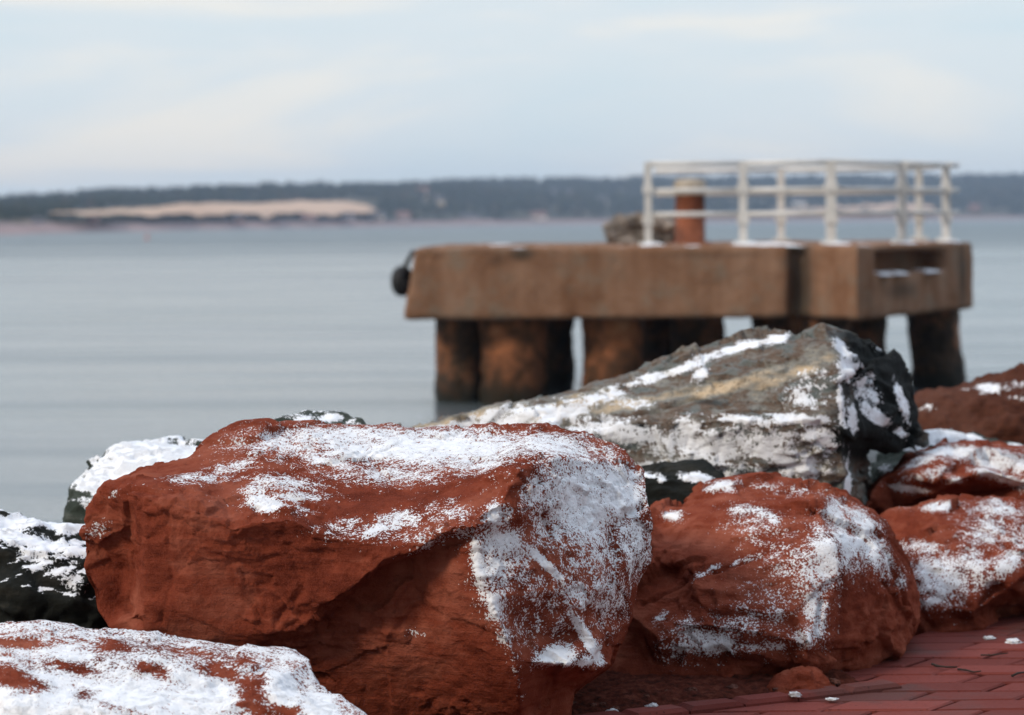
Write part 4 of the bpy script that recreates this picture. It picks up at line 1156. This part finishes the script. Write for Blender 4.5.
def build_dock_things():
    # broken concrete lump lying on the deck
    bm = bmesh.new(); bmesh.ops.create_icosphere(bm, subdivisions=5, radius=1.0)
    v = np.array([x.co[:] for x in bm.verts])
    v = np.sign(v) * np.abs(v) ** 0.7
    d = 1 + 0.35 * fbm(v * 1.5, 3, 14) * 2 + 0.14 * fbm(v * 5, 3, 15) * 2
    v = v * d[:, None] * np.array([.56, .45, .30])
    v[:, 2] = np.maximum(v[:, 2], -.16)
    for k, x in enumerate(bm.verts): x.co = v[k]
    me = bpy.data.meshes.new('concrete_rubble'); bm.to_mesh(me); bm.free()
    me.materials.append(simple('rubble_grey', (0.10, 0.085, 0.07), (0.36, 0.31, 0.27), 3, 0.9, 0.8, 0.05))
    c = P(640, 230, 40.2)
    tag(link('concrete_rubble', me, loc=(c[0], 40.2, 2.31 + .16)), 'lump of broken grey concrete on the dock deck beside the rusty bollard', 'rubble')
    # tyre hung as a fender on the dock's left end
    rub = simple('black_rubber', (0.010, 0.010, 0.011), (0.022, 0.022, 0.022), 12, 0.7, 0.4)
    V, F = [], []
    na, nb = 40, 14
    for i in range(na):
        a = 2 * math.pi * i / na
        for j in range(nb):
            b = 2 * math.pi * j / nb
            rr = 0.165 + 0.068 * math.cos(b) * (1.0 if math.cos(b) < 0.4 else 0.92)
            V.append((0.10 * math.sin(b), rr * math.cos(a), rr * math.sin(a)))
    for i in range(na):
        for j in range(nb): F.append((i * nb + j, ((i + 1) % na) * nb + j, ((i + 1) % na) * nb + (j + 1) % nb, i * nb + (j + 1) % nb))
    t = link('tyre_fender', None, loc=(-1.60, 36.7, 1.83)); t.rotation_euler = (0, 0, math.radians(-24))
    tag(t, 'small black tyre hung as a fender on the dock\'s left end', 'tyre')
    link('tyre', mesh_from('tyre', V, F, rub, True), t)
    # the rope it hangs by
    bm = bmesh.new()
    for sx in (-0.02, 0.02):
        bmesh.ops.create_cone(bm, cap_ends=True, segments=8, radius1=.02, radius2=.02, depth=.34, matrix=Matrix.Translation((sx + .10, 0, .30)) @ Matrix.Rotation(0.55, 4, 'Y'))
    me = bpy.data.meshes.new('rope'); bm.to_mesh(me); bm.free(); me.materials.append(simple('tarred_rope', (0.02, 0.018, 0.016), (0.05, 0.045, 0.04), 30))
    link('rope', me, t)
    # orange channel buoy far out
    Y = 430.0; c = P(147, 232, Y)
    prof = [(0.0, -.3), (0.55, -.2), (0.6, .25), (0.5, .45), (0.22, .6), (0.18, 1.5), (0.3, 1.55), (0.05, 2.0), (0.0, 2.05)]
    V, F = [], []; nk = 20
    for r, z in prof:
        for j in range(nk): V.append((.6 * r * math.cos(2 * math.pi * j / nk), .6 * r * math.sin(2 * math.pi * j / nk), .55 * z))
    for i in range(len(prof) - 1):
        for j in range(nk): F.append((i * nk + j, i * nk + (j + 1) % nk, (i + 1) * nk + (j + 1) % nk, (i + 1) * nk + j))
    tag(link('channel_buoy', mesh_from('channel_buoy', V, F, simple('orange_buoy_paint', (0.62, 0.13, 0.05), (0.7, 0.18, 0.07), 3, 0.5), True), loc=(c[0], Y, 0)),
        'orange channel buoy floating off the far shore', 'buoy')
build_dock_things()

# ------------------------------------------------------------------ the air
def build_haze():
    me = mesh_from('haze', [(x, y, z) for z in (-9, 75) for x, y in ((-1700, -120), (1700, -120), (1700, 3600), (-1700, 3600))],
                   [(3, 2, 1, 0), (4, 5, 6, 7), (0, 1, 5, 4), (1, 2, 6, 5), (2, 3, 7, 6), (3, 0, 4, 7)])
    m = bpy.data.materials.new('sea_haze'); m.use_nodes = True
    n, l = m.node_tree.nodes, m.node_tree.links; n.clear()
    out = n.new('ShaderNodeOutputMaterial'); v = n.new('ShaderNodeVolumePrincipled')
    v.inputs['Color'].default_value = (0.60, 0.76, 1.0, 1); v.inputs['Density'].default_value = 0.00019; v.inputs['Anisotropy'].default_value = 0.1
    l.new(v.outputs[0], out.inputs['Volume'])
    me.materials.append(m)
    tag(link('haze', me), 'pale sea haze over the bay', kind='stuff')
build_haze()
